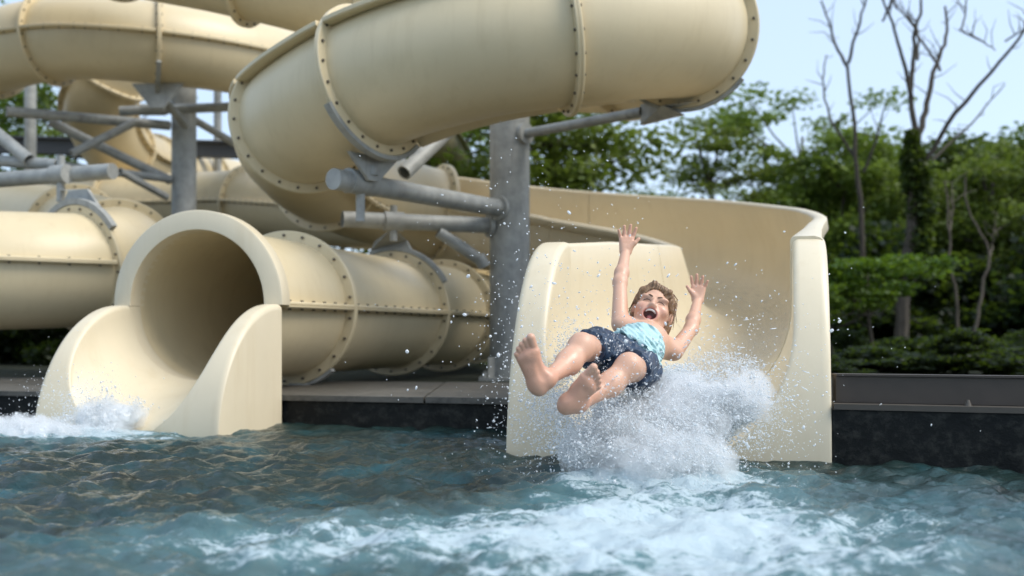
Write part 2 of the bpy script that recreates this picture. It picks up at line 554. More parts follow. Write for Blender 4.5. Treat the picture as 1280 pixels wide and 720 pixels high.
def tube_run(root, path, s0, s1, rings, bolts, seams=True, sw=0.0, n=56, thick=False, mat=None, skip_end_rings=False):
    """Bolted tube sections between the ring stations, with both seams."""
    mat = mat or M['gel']
    st = sorted([s0, s1] + [x for x in rings if s0 < x < s1])
    for a, b in zip(st[:-1], st[1:]):
        V, F = sweep(path, a + .004, b - .004, circ(RT, n), caps=False)
        if thick:
            V2, F2 = sweep(path, a + .004, b - .004, circ(RT - .025, n), caps=False)
            F = F + [tuple(len(V) + i for i in f[::-1]) for f in F2]
            V = np.vstack([V, V2])
        sec = obj('tube_section', V, F, mat, root)
        if seams:
            for sg in (-1, 1):
                RW = RF + sw
                pr = np.array([(sg * (RT - .01), .020), (sg * (RW - .012), .020), (sg * (RW - .002), .012), (sg * (RW - .002), .002), (sg * (RW - .008), 0.),
                               (sg * (RW - .002), -.002), (sg * (RW - .002), -.012), (sg * (RW - .012), -.020), (sg * (RT - .01), -.020)])
                if sg > 0: pr = pr[::-1]
                if sw and sg < 0:      # on the banked loop the outer seam is a level ledge
                    def pr(d_):
                        b_ = R(np.interp(d_, path.s0, path.q[:, 3]))
                        o_, h_ = np.array([-math.cos(b_), -math.sin(b_)]), np.array([-math.sin(b_), math.cos(b_)])
                        base_ = np.array([-(RT - .012), 0.])
                        return np.array([base_ + o_ * x_ + h_ * y_ for x_, y_ in ((-.02, .02), (.115, .02), (.125, .012), (.125, -.012), (.115, -.02), (-.02, -.02))])
                obj('seam_flange', *sweep(path, a + .024, b - .024, pr), mat, sec)
                m = int((b - a) / .15)
                for d in np.linspace(a + .1, b - .1, max(2, m)):
                    p, t, r, u = path.at(d)
                    if not (sw and sg < 0): hexbolt(bolts, p + sg * r * (RT + .032), u, .062)
    for d in rings:
        obj('ring_flange', *lathe_ring(path, d, RING), mat, root)
        p, t, r, u = path.at(d)
        for k in range(22):
            a = 2 * math.pi * (k + .5) / 22
            hexbolt(bolts, p + (math.cos(a) * r + math.sin(a) * u) * (RT + .036), t, .068)

def finish_bolts(bolts, root):
    tag(bolts.build('bolts', M['bolt'], root, smooth=False), 'small dark bolt heads along the flanges', kind='stuff')

# ---- exit trough, shared by both slides
def resample(pl, n):
    pl = np.asarray(pl, float)
    s = np.concatenate([[0], np.cumsum(np.linalg.norm(np.diff(pl, axis=0), axis=1))])
    return np.stack([np.interp(np.linspace(0, s[-1], n), s, pl[:, k]) for k in range(2)], -1)

def exit_trough(name, root, c_back, W, H, L, c, zc_back, zb_front, back=0.0):
    """c_back: plan centre of the back of the trough."""
    V, F = [], []
    NI, zb_back = 18, zc_back - c
    ps = np.concatenate([np.linspace(0, 90, 30)] + ([np.linspace(0, 1, 5)[1:] + 1000] if back else []))
    for q in ps:
        if q >= 1000:
            v, Hv = L + back * (q - 1000), H
        else:
            v, Hv = L * (1 - math.cos(R(q))), -.08 + (H + .08) * math.sin(R(q))
        f = min(1, v / L)
        zb = zb_front + (zb_back - zb_front) * (f ** .55)
        zc = zb + c
        rho = min(.035, .4 * max(.004, Hv - zb_front + .02))
        if Hv >= zc: wi = c
        else: wi = c * math.sqrt(max(0.004, 1 - min(1, (zc - Hv) / c) ** 2))
        r2 = min(.030, max(.003, .25 * (W / 2 - wi)), max(.003, .4 * (Hv - zb)) if Hv > zb else .003)
        # inner channel, right half, from rim to trough bottom
        pl = []
        top = Hv - r2
        if top > zc:
            pl += [(c, top), (c, zc)]; a0 = 0.0
        else:
            a0 = math.asin(min(1, max(0, (zc - top) / c)))
        for a in np.linspace(a0, math.pi / 2, 26): pl.append((c * math.cos(a), zc - c * math.sin(a)))
        inn = resample(pl, NI)
        w0 = inn[0][0]
        half = [(W/2, -.45), (W/2, Hv - rho), (W/2 - .08*rho, Hv - .62*rho), (W/2 - .30*rho, Hv - .30*rho), (W/2 - .62*rho, Hv - .08*rho), (W/2 - rho, Hv),
                (w0 + r2, Hv), (w0 + .62*r2, Hv - .08*r2), (w0 + .30*r2, Hv - .30*r2), (w0 + .08*r2, Hv - .62*r2)] + [tuple(x) for x in inn]
        sec = [(-x, z) for x, z in half] + [(x, z) for x, z in half[::-1][1:]]
        for x, z in sec:
            pt = c_back + W15 * x - B15 * (L - v)
            V.append((pt[0], pt[1], z))
    K, N = len(sec), len(ps)
    for i in range(N - 1):
        for k in range(K - 1):
            F.append((i*K + k, i*K + k + 1, (i+1)*K + k + 1, (i+1)*K + k))
    F.append(tuple(range(K - 1, -1, -1)))
    F.append(tuple((N-1)*K + k for k in range(K)))
    return obj(name, V, F, M['gel_bright'], root, angle=50)

# ================= the slide that ends as an open flume
EXH = .67
c_backA = np.array([.790, 4.755, 0.0])
sA = thing('water_slide', 'cream slide looping overhead as a tube, then ending as a wide open flume', 'water slide', (.616, 4.11, 0))
pA = Path([(-6.2, 10.8, 5.1, 10), (-3.7, 9.5, 4.22, 10), (-2.6, 9.1, 3.90, 10), (-1.6, 9.05, 3.63, 10), (-.7, 9.55, 3.36, 10), (.3, 9.5, 3.12, 30), (1.05, 8.75, 2.92, 45), (1.36, 7.85, 2.76, 45),
           (1.22, 7.12, 2.66, 44), (.87, 6.76, 2.57, 44), (.33, 6.58, 2.48, 44), (-.30, 6.61, 2.39, 44), (-.96, 6.88, 2.25, 43),
           (-1.58, 7.47, 2.08, 38), (-1.76, 8.3, 2.05, 34), (-1.70, 9.15, 1.97, 30), (-1.38, 9.92, 1.87, 28), (-.9, 10.33, 1.77, 25), (-.5, 10.42, 1.70, 24),
           (.6, 10.2, 1.53, 23), (1.55, 9.4, 1.32, 23), (1.90, 8.3, 1.10, 19), (1.60, 6.8, .90, 10), (1.14, 5.62, .75, 3), (.79, 4.755, .648, 0), (.770, 4.680, .638, 0)])
nA = pA.near
tubeend = nA((-.78, 10.36, 1.75))
ringsA = [nA(x) for x in [(-3.7, 9.5, 4.22), (-2.35, 9.06, 3.83), (-1.5, 9.1, 3.60), (-.2, 9.6, 3.25), (1.05, 8.75, 2.92), (1.22, 7.12, 2.66), (.33, 6.58, 2.48), (-.96, 6.88, 2.25),
                          (-1.58, 7.47, 2.08), (-1.70, 9.15, 1.97)]]
boltsA = MB()
tube_run(sA, pA, 0, tubeend, ringsA + [tubeend], boltsA, sw=.06)
sAe = nA((.773, 4.692, .639))
def flume_prof(d):
    f = min(1, (d - tubeend) / (sAe - tubeend))
    a = np.interp(f, [0, .6, .85, 1], [.455, .46, .50, .5225])
    e = np.interp(f, [0, .90, 1], [.30, .30, .287])
    lip = np.interp(f, [0, .55, .9, 1], [.05, .07, .10, .14])
    h = a + .03
    inn = [(-a, e), (-a, e * .5), (-a, 0)] + [(-a * math.cos(q), -a * math.sin(q)) for q in np.linspace(0, math.pi, 26)[1:-1]] + [(a, 0), (a, e * .5), (a, e)]
    rim = [(a + .004, e + .008), (a + .018, e + .018), (a + lip - .035, e + .018), (a + lip - .010, e + .010), (a + lip, e), (a + lip, e - .06), (a + lip - .012, e - .072), (h, e - .078)]
    outr = [(h, e * .4), (h, 0)] + [(h * math.cos(q), -h * math.sin(q)) for q in np.linspace(0, math.pi, 26)[1:-1]] + [(-h, 0), (-h, e * .4)]
    return np.array(inn + rim + outr + [(-x, z) for x, z in rim[::-1]])
fl = [tubeend, nA((.6, 10.2, 1.53)), nA((1.9, 8.3, 1.1)), nA((1.45, 6.35, .84)), sAe]
for a, b in zip(fl[:-1], fl[1:]):
    obj('flume_section', *sweep(pA, a + .004, b - .002, flume_prof), M['gel_bright'], sA, angle=45, fix=True)
exA = exit_trough('exit_trough', sA, c_backA, 1.33, .955, EXH, .52, .65, -.06)
finish_bolts(boltsA, sA)

def mat_film():
    t = NT('running_water_film'); p = t.pos()
    at_ = t.node('ShaderNodeAttribute', attribute_name='flow').outputs['Vector']
    n = t.noise(t.scaled(at_, (2.2, 16, 1)), 3.0, 5, .7, .6)
    n2 = t.noise(p, 45, 4, .7)
    sx_ = t.node('ShaderNodeSeparateXYZ', {0: at_}).outputs[1]
    ef = t.ramp(sx_, [(0., 0.), (.35, 1.), (.65, 1.), (1., 0.)])
    mask = t.math('MULTIPLY', t.math('MULTIPLY', t.ramp(n, [(.48, 0.), (.72, 1.)]), .40), ef)
    nb = t.bump(t.math('ADD', n, t.math('MULTIPLY', n2, .4)), .6, .02)
    cl = t.node('ShaderNodeMixShader', {0: t.math('MULTIPLY', ef, .07),
        1: t.node('ShaderNodeBsdfTransparent', {'Color': (1, 1, 1, 1)}).outputs[0], 2: t.node('ShaderNodeBsdfGlossy', {'Roughness': .06, 'Normal': nb}).outputs[0]})
    w = t.bsdf(Base_Color=(.80, .84, .84, 1), Roughness=.4, Normal=nb)
    return t.surf(t.node('ShaderNodeMixShader', {0: mask, 1: cl.outputs[0], 2: w.outputs[0]}))
M['film'] = mat_film()
f0, f1 = nA((1.6, 9.35, 1.31)), sAe - .02
def film_prof(d):
    f = min(1, (d - tubeend) / (sAe - tubeend))
    a = np.interp(f, [0, .6, .85, 1], [.455, .46, .50, .5225])
    c = 270 - 14 * (1 - f)
    q = np.radians(np.linspace(c - 34, c + 34, 30))
    rr = a - .011 + .004 * np.sin(np.arange(30) * 1.7 + d * 9) * np.sin(np.arange(30) / 29 * math.pi)
    rr[[0, 1, -2, -1]] = [a + .004, a - .006, a - .006, a + .004]
    return np.stack([rr * np.cos(q), rr * np.sin(q)], -1)
FV, FF = sweep(pA, f0, f1, film_prof, closed=False)
film = tag(obj('water_film', FV, FF, M['film'], None, angle=None), 'thin sheet of water running down the open flume', 'water', kind='stuff')
nr = len(FV) // 30
uvw = np.stack([np.repeat(np.linspace(f0, f1, nr), 30), np.tile(np.linspace(0, 1, 30), nr), np.zeros(nr * 30)], -1)
fa = film.data.attributes.new('flow', 'FLOAT_VECTOR', 'POINT')
fa.data.foreach_set('vector', uvw.astype(np.float32).ravel())

# ================= the slide that ends as a round tube mouth
c_backB = np.array([-1.843, 5.825, 0.0])
sB = thing('water_slide', 'cream slide ending in a round dark tube mouth over a short trough', 'water slide', (-1.95, 5.3, 0))
pB = Path([(-1.843, 5.825, .677), (-1.56, 6.90, .685), (-1.03, 8.60, .69), (-.70, 9.45, .69), (-.45, 10.3, .69), (-.42, 11.2, .72), (-.9, 12.3, .85), (-2.0, 13.0, 1.0)])
nB = pB.near
boltsB = MB()
tube_run(sB, pB, .10, pB.L, [nB((-1.56, 6.90, .685)), nB((-1.03, 8.6, .69)), nB((-.66, 9.55, .69)), nB((-.42, 11.2, .72))], boltsB, thick=True)
exB = exit_trough('exit_trough', sB, c_backB, 1.107, .677, EXH, .44, .677, -.06)
lip = [(.002, .44), (.002, .545), (.008, .553), (.10, .553), (.13, .53), (.14, RT - .01), (.14, .44)]
obj('mouth_arch', *lathe_ring(pB, 0, [(a, r) for a, r in lip], -0.3, 180.3, 60, True), M['gel_bright'], sB, angle=40, fix=True)
obj('mouth_base', *lathe_ring(pB, 0, [(.004, .4415), (.004, .466), (.14, .466), (.14, .4415)], 180.6, 359.4, 60, True), M['gel_bright'], sB, angle=40, fix=True)
finish_bolts(boltsB, sB)

# ================= the tube bend beside it
sC = thing('water_slide', 'cream tube bend resting low beside the round slide mouth, cut by a long seam', 'water slide', (-4.2, 7.9, 0))
pC = Path([(-8.5, 8.6, .86, -16), (-6.5, 7.95, .90, -16), (-5.2, 7.72, .95, -14), (-4.2, 7.80, 1.0, -8), (-3.53, 8.33, 1.05, -4), (-3.62, 9.2, 1.22, 0), (-4.4, 10.2, 1.5, 10), (-5.5, 11.0, 1.72, 10), (-6.8, 11.5, 1.9, 10), (-9, 11.6, 2.1)])
nC = pC.near
boltsC = MB()
tube_run(sC, pC, 0, pC.L, [nC(x) for x in [(-6.5, 7.95, .9), (-3.57, 8.27, 1.05), (-3.62, 9.2, 1.22), (-4.5, 10.3, 1.53), (-5.8, 11.1, 1.75)]], boltsC)
finish_bolts(boltsC, sC)

# ================= the high tube and its drop
sD = thing('water_slide', 'cream tube crossing high behind the grey column and curling down', 'water slide', (-4.2, 12.5, 0.12))
q = lambda px, py, Y, b=0: (*P(px, py, Y), b)
pD = Path([q(-260, 190, 15), q(-120, 110, 13.5), q(0, 64, 12.0), q(65, 50, 11.7), q(120, 48, 11.6), q(195, 54, 11.6), q(280, 66, 12.1), q(350, 82, 12.9), q(430, 110, 14.5), q(520, 150, 16.5), q(560, 200, 19)])
nD = pD.near
boltsD = MB()
tube_run(sD, pD, 0, pD.L, [nD(x) for x in [q(-20, 70, 12.1)[:3], q(65, 50, 11.7)[:3], q(197, 54, 11.6)[:3], q(430, 110, 14.5)[:3]]], boltsD)
finish_bolts(boltsD, sD)

sE = thing('water_slide', 'cream tube curling downward below the high crossing tube, behind the pipes', 'water slide', (*P(140, 190, 14.5)[:2], .12))
pE = Path([q(330, 30, 17.5), q(250, 30, 15.6), q(185, 45, 14.2), q(142, 85, 13.7), q(124, 140, 14.0), q(150, 188, 14.8), q(200, 212, 16.0), q(260, 226, 17.8), q(330, 236, 20.0), q(420, 240, 22)])
nE = pE.near
boltsE = MB()
tube_run(sE, pE, 0, pE.L, [nE(x) for x in [q(135, 100, 13.75)[:3], q(152, 190, 14.85)[:3], q(190, 209, 15.8)[:3], q(250, 224, 17.6)[:3]]], boltsE)
finish_bolts(boltsE, sE)

sF = thing('water_slide', 'cream tube lying level behind the round slide mouth and grey column', 'water slide', (*P(220, 256, 14.0)[:2], .12))
pF = Path([q(-40, 262, 15.2), q(60, 262, 14.8), q(150, 259, 14.4), q(240, 257, 14.2), q(312, 255, 13.8), q(380, 258, 12.9), q(440, 262, 12.0), q(490, 262, 11.6)])
nF = pF.near
boltsF = MB()
tube_run(sF, pF, 0, pF.L, [nF(x) for x in [q(142, 259, 14.4)[:3], q(312, 255, 13.8)[:3]]], boltsF)
finish_bolts(boltsF, sF)

# ------------------------------------------------------------------ steel supports
def saddle(root, path, d, a0=205, a1=335, rin=None, rout=.585, w=.05):
    rin = rin or (RF + .003)
    return obj('saddle', *lathe_ring(path, d, [(-w/2, rin), (-w/2, rout), (w/2, rout), (w/2, rin)], a0, a1, 30, True), M['steel'], root, angle=40, fix=True)
def post(root, x, y, z0, z1, r, base=True, name='post'):
    o = obj(name, *pipe((x, y, z0), (x, y, z1), r, n=36), M['steel'], root)
    if base:
        obj('base_plate', *box((x, y, z0 + .012), (1, 0, 0), (0, 1, 0), (0, 0, 1), r * 3, r * 3, .024), M['steel'], root, smooth=False)
        for sx in (-1, 1):
            for sy in (-1, 1):
                obj('anchor_bolt', *pipe((x + sx * r * 1.25, y + sy * r * 1.25, z0 + .02), (x + sx * r * 1.25, y + sy * r * 1.25, z0 + .07), .016, n=6), M['steel'], root, smooth=False)
        for k in range(4):
            a = math.pi / 4 + k * math.pi / 2
            e = np.array([math.cos(a), math.sin(a), 0])
            obj('gusset', *box(np.array([x, y, z0 + .11]) + e * (r + .04), e, np.cross([0, 0, 1], e), (0, 0, 1), .09, .012, .17), M['steel'], root, smooth=False)
    return o
def beam(root, a, b, r, name='beam', hollow=.012):
    o = obj(name, *pipe(a, b, r, n=22, hollow=hollow), M['steel'], root)
    return o
def clamp(root, p, ax, r, L=.13, name='clamp'):
    p, ax = np.asarray(p, float), unit(ax)
    c = obj(name, *pipe(p - ax * L/2, p + ax * L/2, r + .014, n=20), M['steel'], root)
    return c
def plate(root, pts, ax, w=.022, name='bracket_plate'):
    """A flat plate over a planar polygon, thickened along ax."""
    pts = np.asarray(pts, float); ax = unit(ax); n = len(pts)
    V = np.vstack([pts - ax * w/2, pts + ax * w/2])
    F = [tuple(range(n - 1, -1, -1)), tuple(range(n, 2*n))] + [(i, (i+1) % n, n + (i+1) % n, n + i) for i in range(n)]
    return obj(name, V, F, M['steel'], root, smooth=False, fix=True)

cx, cy = -.02, 8.55
C1 = thing('support_column', 'thick grey steel column between the two slide mouths, with pipe arms', 'column', (cx, cy, .12))
post(C1, cx, cy, .12, 4.6, .171)
# arm to the front-left, under the overhead loop
a0 = np.array([cx, cy, 1.57]); a1 = np.array([-1.20, 6.72, 1.55]); dv = unit(a1 - a0)
beam(C1, a0 + dv * .16, a1, .072, hollow=0)
obj('collar', *pipe(a0 + dv * .165, a0 + dv * .20, .105, n=24), M['steel'], C1)
dS = ringsA[7]; pS, tS, rS, uS = pA.at(dS)
saddle(C1, pA, dS, 208, 312, rout=.568)
foot = a0 + dv * np.dot(pS - a0, dv); foot[2] = 1.56
bt = pS + np.array([0, 0, -.57])
ax_ = unit([tS[0], tS[1], 0]); sd = np.cross([0, 0, 1], ax_)
plate(C1, [bt + sd * .24 + [0, 0, .05], bt - sd * .24 + [0, 0, .05], bt - sd * .05 + [0, 0, -.12], bt + sd * .05 + [0, 0, -.12]], ax_, .03)
obj('hanger', *pipe(bt + [0, 0, -.02], [bt[0], bt[1], 1.60], .038, n=14), M['steel'], C1)
clamp(C1, foot, dv, .072, .26)
obj('hanger', *pipe(foot + [0, 0, -.06], foot + [0, .0, -.27], .032, n=14), M['steel'], C1)
# lower arm carrying the tube of the round mouth
b0 = np.array([cx, cy, 1.43]); b1 = np.array([-1.36, 8.02, 1.43]); dw = unit(b1 - b0)
beam(C1, b0 + dw * .16, b1, .066)
obj('collar', *pipe(b0 + dw * .165, b0 + dw * .20, .10, n=24), M['steel'], C1)
dT = nB((-1.03, 8.6, .69)); pT, tT, rT_, uT = pB.at(dT)
hx = b0 + dw * 1.02
clamp(C1, hx, dw, .066, .16)
obj('hanger', *pipe(hx + [0, 0, .13], [hx[0], hx[1], 1.27], .030, n=14), M['steel'], C1)
saddle(C1, pB, dT, 28, 112, rout=.572)
tp = pT + np.array([0, 0, .57]); axT = unit([tT[0], tT[1], 0]); sdT = np.cross(axT, [0, 0, 1])
plate(C1, [tp - sdT * .20 + [0, 0, -.03], tp + sdT * .20 + [0, 0, -.06], tp + sdT * .14 + [0, 0, .045], [hx[0], hx[1], tp[2] + .12], tp - sdT * .16 + [0, 0, .05]], axT, .03)
# braces
beam(C1, P(505, 216, 7.55), [cx - .10, cy - .1, 2.62], .058, 'brace')
beam(C1, P(548, 290, 8.30), P(604, 327, 8.42), .050, 'brace')
obj('brace_foot', *pipe(P(598, 320, 8.40), P(606, 333, 8.42), .055, n=14), M['steel'], C1)
# arm to the right
r0 = np.array([cx, cy, 2.20]); r1 = np.array([.99, 7.62, 2.20]); dr = unit(r1 - r0)
beam(C1, r0 + dr * .16, r1, .040)
obj('collar', *pipe(r0 + dr * .165, r0 + dr * .20, .09, n=24), M['steel'], C1)
dR = ringsA[5]; pR, tR, rR, uR = pA.at(dR)
saddle(C1, pA, dR, 222, 312, rout=.560)
br = pR + np.array([0, 0, -.555]); axR = unit([tR[0], tR[1], 0]); sR = np.cross(axR, [0, 0, 1])
plate(C1, [r1 + [0, 0, .06], r1 + [0, 0, -.10], br - [0, 0, .035], br + sR * .14 + [0, 0, .045], br - sR * .1 + [0, 0, .05]], unit(np.cross(br - r1, [0, 0, 1])), .03)

# small stand under the low tube
s1 = pB.at(nB((-1.56, 6.9, .685)))[0]
st = thing('tube_stand', 'short thin steel leg under the round-mouth tube on the deck', 'stand', (s1[0] + .1, s1[1] - .02, .158))
obj('leg', *pipe((s1[0] + .1, s1[1] - .02, .158), (s1[0] + .1, s1[1] - .02, .21), .022, n=12), M['steel'], st)
obj('foot_plate', *box((s1[0] + .1, s1[1] - .02, .165), (1, 0, 0), (0, 1, 0), (0, 0, 1), .12, .12, .012), M['steel'], st, smooth=False)
saddle(st, pB, nB((-1.56, 6.9, .685)), 230, 310, rout=.56)

# the tower behind, left
cp = P(230, 419, 12.9)
C2 = thing('support_column', 'grey steel column with crossing arms under the high crossing tube', 'column', (cp[0], cp[1], .12))
post(C2, cp[0], cp[1], .12, P(0, 92, 12.9)[2], .155)
beam(C2, P(150, 139, 12.55), P(305, 133, 12.75), .060)
pc = P(192, 137, 12.6)
clamp(C2, pc, (1, 0, 0), .06, .30)
dH = nD(q(197, 54, 11.6)[:3]); pH = pD.at(dH)[0]
saddle(C2, pD, dH, 215, 325)
obj('hanger', *pipe(pH + [0, 0, -.56], [pH[0], pc[1], pc[2] - .2], .05, n=14), M['steel'], C2)
plate(C2, [pH + [-.3, 0, -.47], pH + [.3, 0, -.47], pH + [.08, 0, -.75], pH + [-.08, 0, -.75]], (0, 1, 0), .03)
beam(C2, P(8, 139, 11.6), P(212, 157, 12.75), .060)
beam(C2, P(62, 152, 12.2), P(214, 226, 12.85), .058, 'brace')
beam(C2, P(90, 192, 11.9), P(170, 152, 12.4), .050, 'brace')
beam(C2, P(243, 150, 12.95), P(300, 183, 13.6), .050, 'brace')
beam(C2, P(150, 214, 11.8), P(208, 246, 12.6), .045, 'brace')
beam(C2, P(20, 200, 11.6), P(214, 224, 12.8), .05, 'beam')

for (px, Y, r, lab) in ((38, 15.2, .085, 'thin grey pole behind the pipes beside the low tube bend'), (272, 17.0, .065, 'slim grey pole behind the column with crossing arms'),
                        (136, 18.5, .08, 'slim grey pole behind the curling tube, topping the high tube')):
    pp = P(px, 419, Y)
    t_ = thing('steel_pole', lab, 'pole', (pp[0], pp[1], .12))
    post(t_, pp[0], pp[1], .12, 7.2, r, True)
g0, g1 = P(-120, 178, 16.2), P(330, 188, 16.6)
gb = thing('steel_girder', 'dark steel girder running level behind the poles and tubes', 'girder', (g0[0], g0[1], g0[2]))
dg = unit(g1 - g0); up = np.cross(np.cross(dg, [0, 0, 1]), dg); sdg = np.cross(dg, up)
Lg = np.linalg.norm(g1 - g0); cg = (g0 + g1) / 2
M['girder'] = simple('dark_girder_paint', (.06, .065, .07), .6, .2)
for k in (-1, 1):
    obj('chord', *box(cg + up * .12 * k, dg, sdg, up, Lg, .16, .035), M['girder'], gb, smooth=False)
obj('web', *box(cg, dg, sdg, up, Lg, .03, .20), M['girder'], gb, smooth=False)

# the arm carrying the low bend
bp = P(-80, 232, 9.2)
C3 = thing('support_column', 'grey steel arm and hanger over the low tube bend', 'column', (bp[0], bp[1], .12))
post(C3, bp[0], bp[1], .12, 3.3, .14)
e1 = P(141, 214, 8.45)
beam(C3, [bp[0], bp[1], e1[2]], e1, .068, hollow=0)
dK = nC((-3.57, 8.27, 1.05)); pK, tK, rK, uK = pC.at(dK)
saddle(C3, pC, dK, 35, 140)
da = unit(e1 - np.array([bp[0], bp[1], e1[2]]))
hk = P(76, 218, 8.55)
clamp(C3, hk, da, .068, .16)
topk = pK + np.array([0, 0, .56])
obj('hanger', *pipe([hk[0], hk[1], hk[2] + .16], [hk[0], hk[1], topk[2] + .04], .034, n=14), M['steel'], C3)
axK = unit([tK[0], tK[1], 0]); sK = np.cross(axK, [0, 0, 1])
plate(C3, [topk - sK * .24 + [0, 0, -.05], topk + sK * .24 + [0, 0, -.05], topk + sK * .1 + [0, 0, .1], [hk[0], hk[1], topk[2] + .14], topk - sK * .14 + [0, 0, .1]], axK, .03)
beam(C3, P(-70, 112, 9.1), P(36, 200, 8.9), .058, 'brace')
beam(C3, P(-70, 196, 9.15), P(72, 206, 8.9), .052, 'beam')
# ------------------------------------------------------------------ trees
def leaf_quads(rng, C, size, flat=0.35, up=.55):
    """Leaf-shaped quads (folded along the midrib would not show) at the points C."""
    n = len(C)
    d = rng.normal(size=(n, 3)); d[:, 2] = d[:, 2] * flat - .15
    d /= np.linalg.norm(d, axis=1)[:, None]
    nn = rng.normal(size=(n, 3)); nn[:, 2] += up * 2
    w = np.cross(nn, d); w /= (np.linalg.norm(w, axis=1)[:, None] + 1e-9)
    L = size * (.65 + .7 * rng.random(n))[:, None]
    Wd = L * .36
    V = np.stack([C - d * L * .5, C + w * Wd, C + d * L * .5, C - w * Wd], 1).reshape(-1, 3)
    return V, np.arange(4 * n).reshape(n, 4)

def crown_points(rng, clumps, radii, per, flat=.6):
    out = []
    for c, r in zip(clumps, radii):
        g = rng.normal(size=(per, 3))
        g /= np.linalg.norm(g, axis=1)[:, None]
        g *= (rng.random(per) ** .45)[:, None] * r * (.8 + .5 * rng.random((per, 1)))
        g[:, 2] *= flat
        out.append(c + g)
    return np.vstack(out)

def wander(rng, a, b, n, amp):
    t = np.linspace(0, 1, n)[:, None]
    p = a + (b - a) * t
    j = rng.normal(size=(n, 3)) * amp; j[0] = 0; j[-1] = 0
    return p + j

def make_tree(name, seed, h, cr, z0, ncl, per, leaf, mat, bark, flat=.6, clr=(.45, .8), trunk_r=.11, lean=0.0, shape='round'):
    """Returns (trunk mesh, crown mesh) for a tree standing at the origin."""
    rng = np.random.default_rng(seed)
    cl = []
    while len(cl) < ncl:
        p = rng.uniform(-1, 1, 3)
        rr = np.hypot(p[0], p[1])
        z = (p[2] + 1) / 2
        if shape == 'round': lim = math.sqrt(max(0, 1 - (2 * z - 1) ** 2)) * (.85 + .3 * rng.random())
        elif shape == 'cone': lim = (1 - z) ** .6 * (.6 + .6 * rng.random())
        elif shape == 'flat': lim = .35 + .65 * z
        else: lim = (.55 + .45 * math.sin(z * 3.14)) * (.8 + .3 * rng.random())
        if rr < lim and rr > lim * .25 * rng.random():
            cl.append((p[0] * cr + lean * z, p[1] * cr, z0 + z * (h - z0)))
    cl = np.array(cl)
    rad = rng.uniform(*clr, ncl)
    tb = MB()
    top = np.array([lean * .8, 0, z0 + (h - z0) * .75])
    tp = wander(rng, np.zeros(3), top, 9, .05)
    tb.add(*limb(tp, np.linspace(trunk_r, trunk_r * .3, 9), 8))
    for c in cl[rng.permutation(ncl)[:min(ncl, 26)]]:
        k = int(np.clip(np.searchsorted(tp[:, 2], c[2] - .45 * np.hypot(c[0], c[1]) - .2), 1, 7))
        a = tp[k]
        m = (a + c) / 2 + np.array([0, 0, -.12])
        tb.add(*limb(np.array([a, a * .6 + m * .4, m, m * .4 + c * .6, c]), [trunk_r * .36, trunk_r * .3, trunk_r * .22, trunk_r * .15, .008], 5))
    C = crown_points(rng, cl, rad, per, flat)
    V, F = leaf_quads(rng, C, leaf)
    tm = fast_mesh('trunk', np.array(tb.v), tb.f); tm.materials.append(bark)
    tm.polygons.foreach_set('use_smooth', np.ones(len(tm.polygons), dtype=bool))
    cm = fast_mesh('crown', V, F); cm.materials.append(mat)
    return tm, cm

def plant(name, meshes, px, Y, label, cat='tree', group=None, s=1.0, sz=None, rot=0.0, parts=('trunk', 'crown'), z=.12):
    loc = P(px, 419, Y)
    r = thing(name, label, cat, (loc[0], loc[1], z), group)
    r.rotation_euler = (0, 0, rot)
    r.scale = (s, s, sz or s)
    for pn, me in zip(parts, meshes):
        o = bpy.data.objects.new(pn, me); COL.objects.link(o); o.parent = r
    return r

T_round = make_tree('round', 3, 6.0, 2.0, 1.3, 62, 150, .15, M['leaf'], M['bark'])
T_round2 = make_tree('round', 9, 6.0, 1.9, 1.0, 54, 150, .15, M['leaf'], M['bark'], lean=.4)
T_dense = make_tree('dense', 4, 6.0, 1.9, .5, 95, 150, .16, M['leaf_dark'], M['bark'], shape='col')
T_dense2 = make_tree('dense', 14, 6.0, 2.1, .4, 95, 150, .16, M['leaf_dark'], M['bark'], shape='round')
T_airy = make_tree('airy', 6, 6.0, 1.9, 2.2, 30, 150, .13, M['leaf'], M['bark'], flat=.32, clr=(.40, .75), shape='flat', trunk_r=.09)
T_airy2 = make_tree('airy', 16, 6.0, 2.1, 2.4, 26, 150, .13, M['leaf'], M['bark'], flat=.30, clr=(.40, .70), shape='flat', trunk_r=.09, lean=.5)
T_shrub = make_tree('shrub', 7, 1.6, 1.0, .1, 46, 150, .085, M['leaf_dark'], M['bark'], clr=(.2, .38), trunk_r=.04)
T_shrub2 = make_tree('shrub', 8, 1.6, 1.2, .1, 46, 150, .085, M['leaf'], M['bark'], clr=(.2, .38), trunk_r=.04)
T_under = make_tree('under', 27, 1.6, 1.1, .05, 46, 120, .10, M['leaf_shaded'], M['bark'], clr=(.2, .38), trunk_r=.03, shape='cone')
T_lime = make_tree('lime', 12, 1.35, 1.05, .75, 26, 170, .075, M['leaf_lime'], M['bark'], flat=.22, clr=(.22, .42), shape='flat', trunk_r=.035)

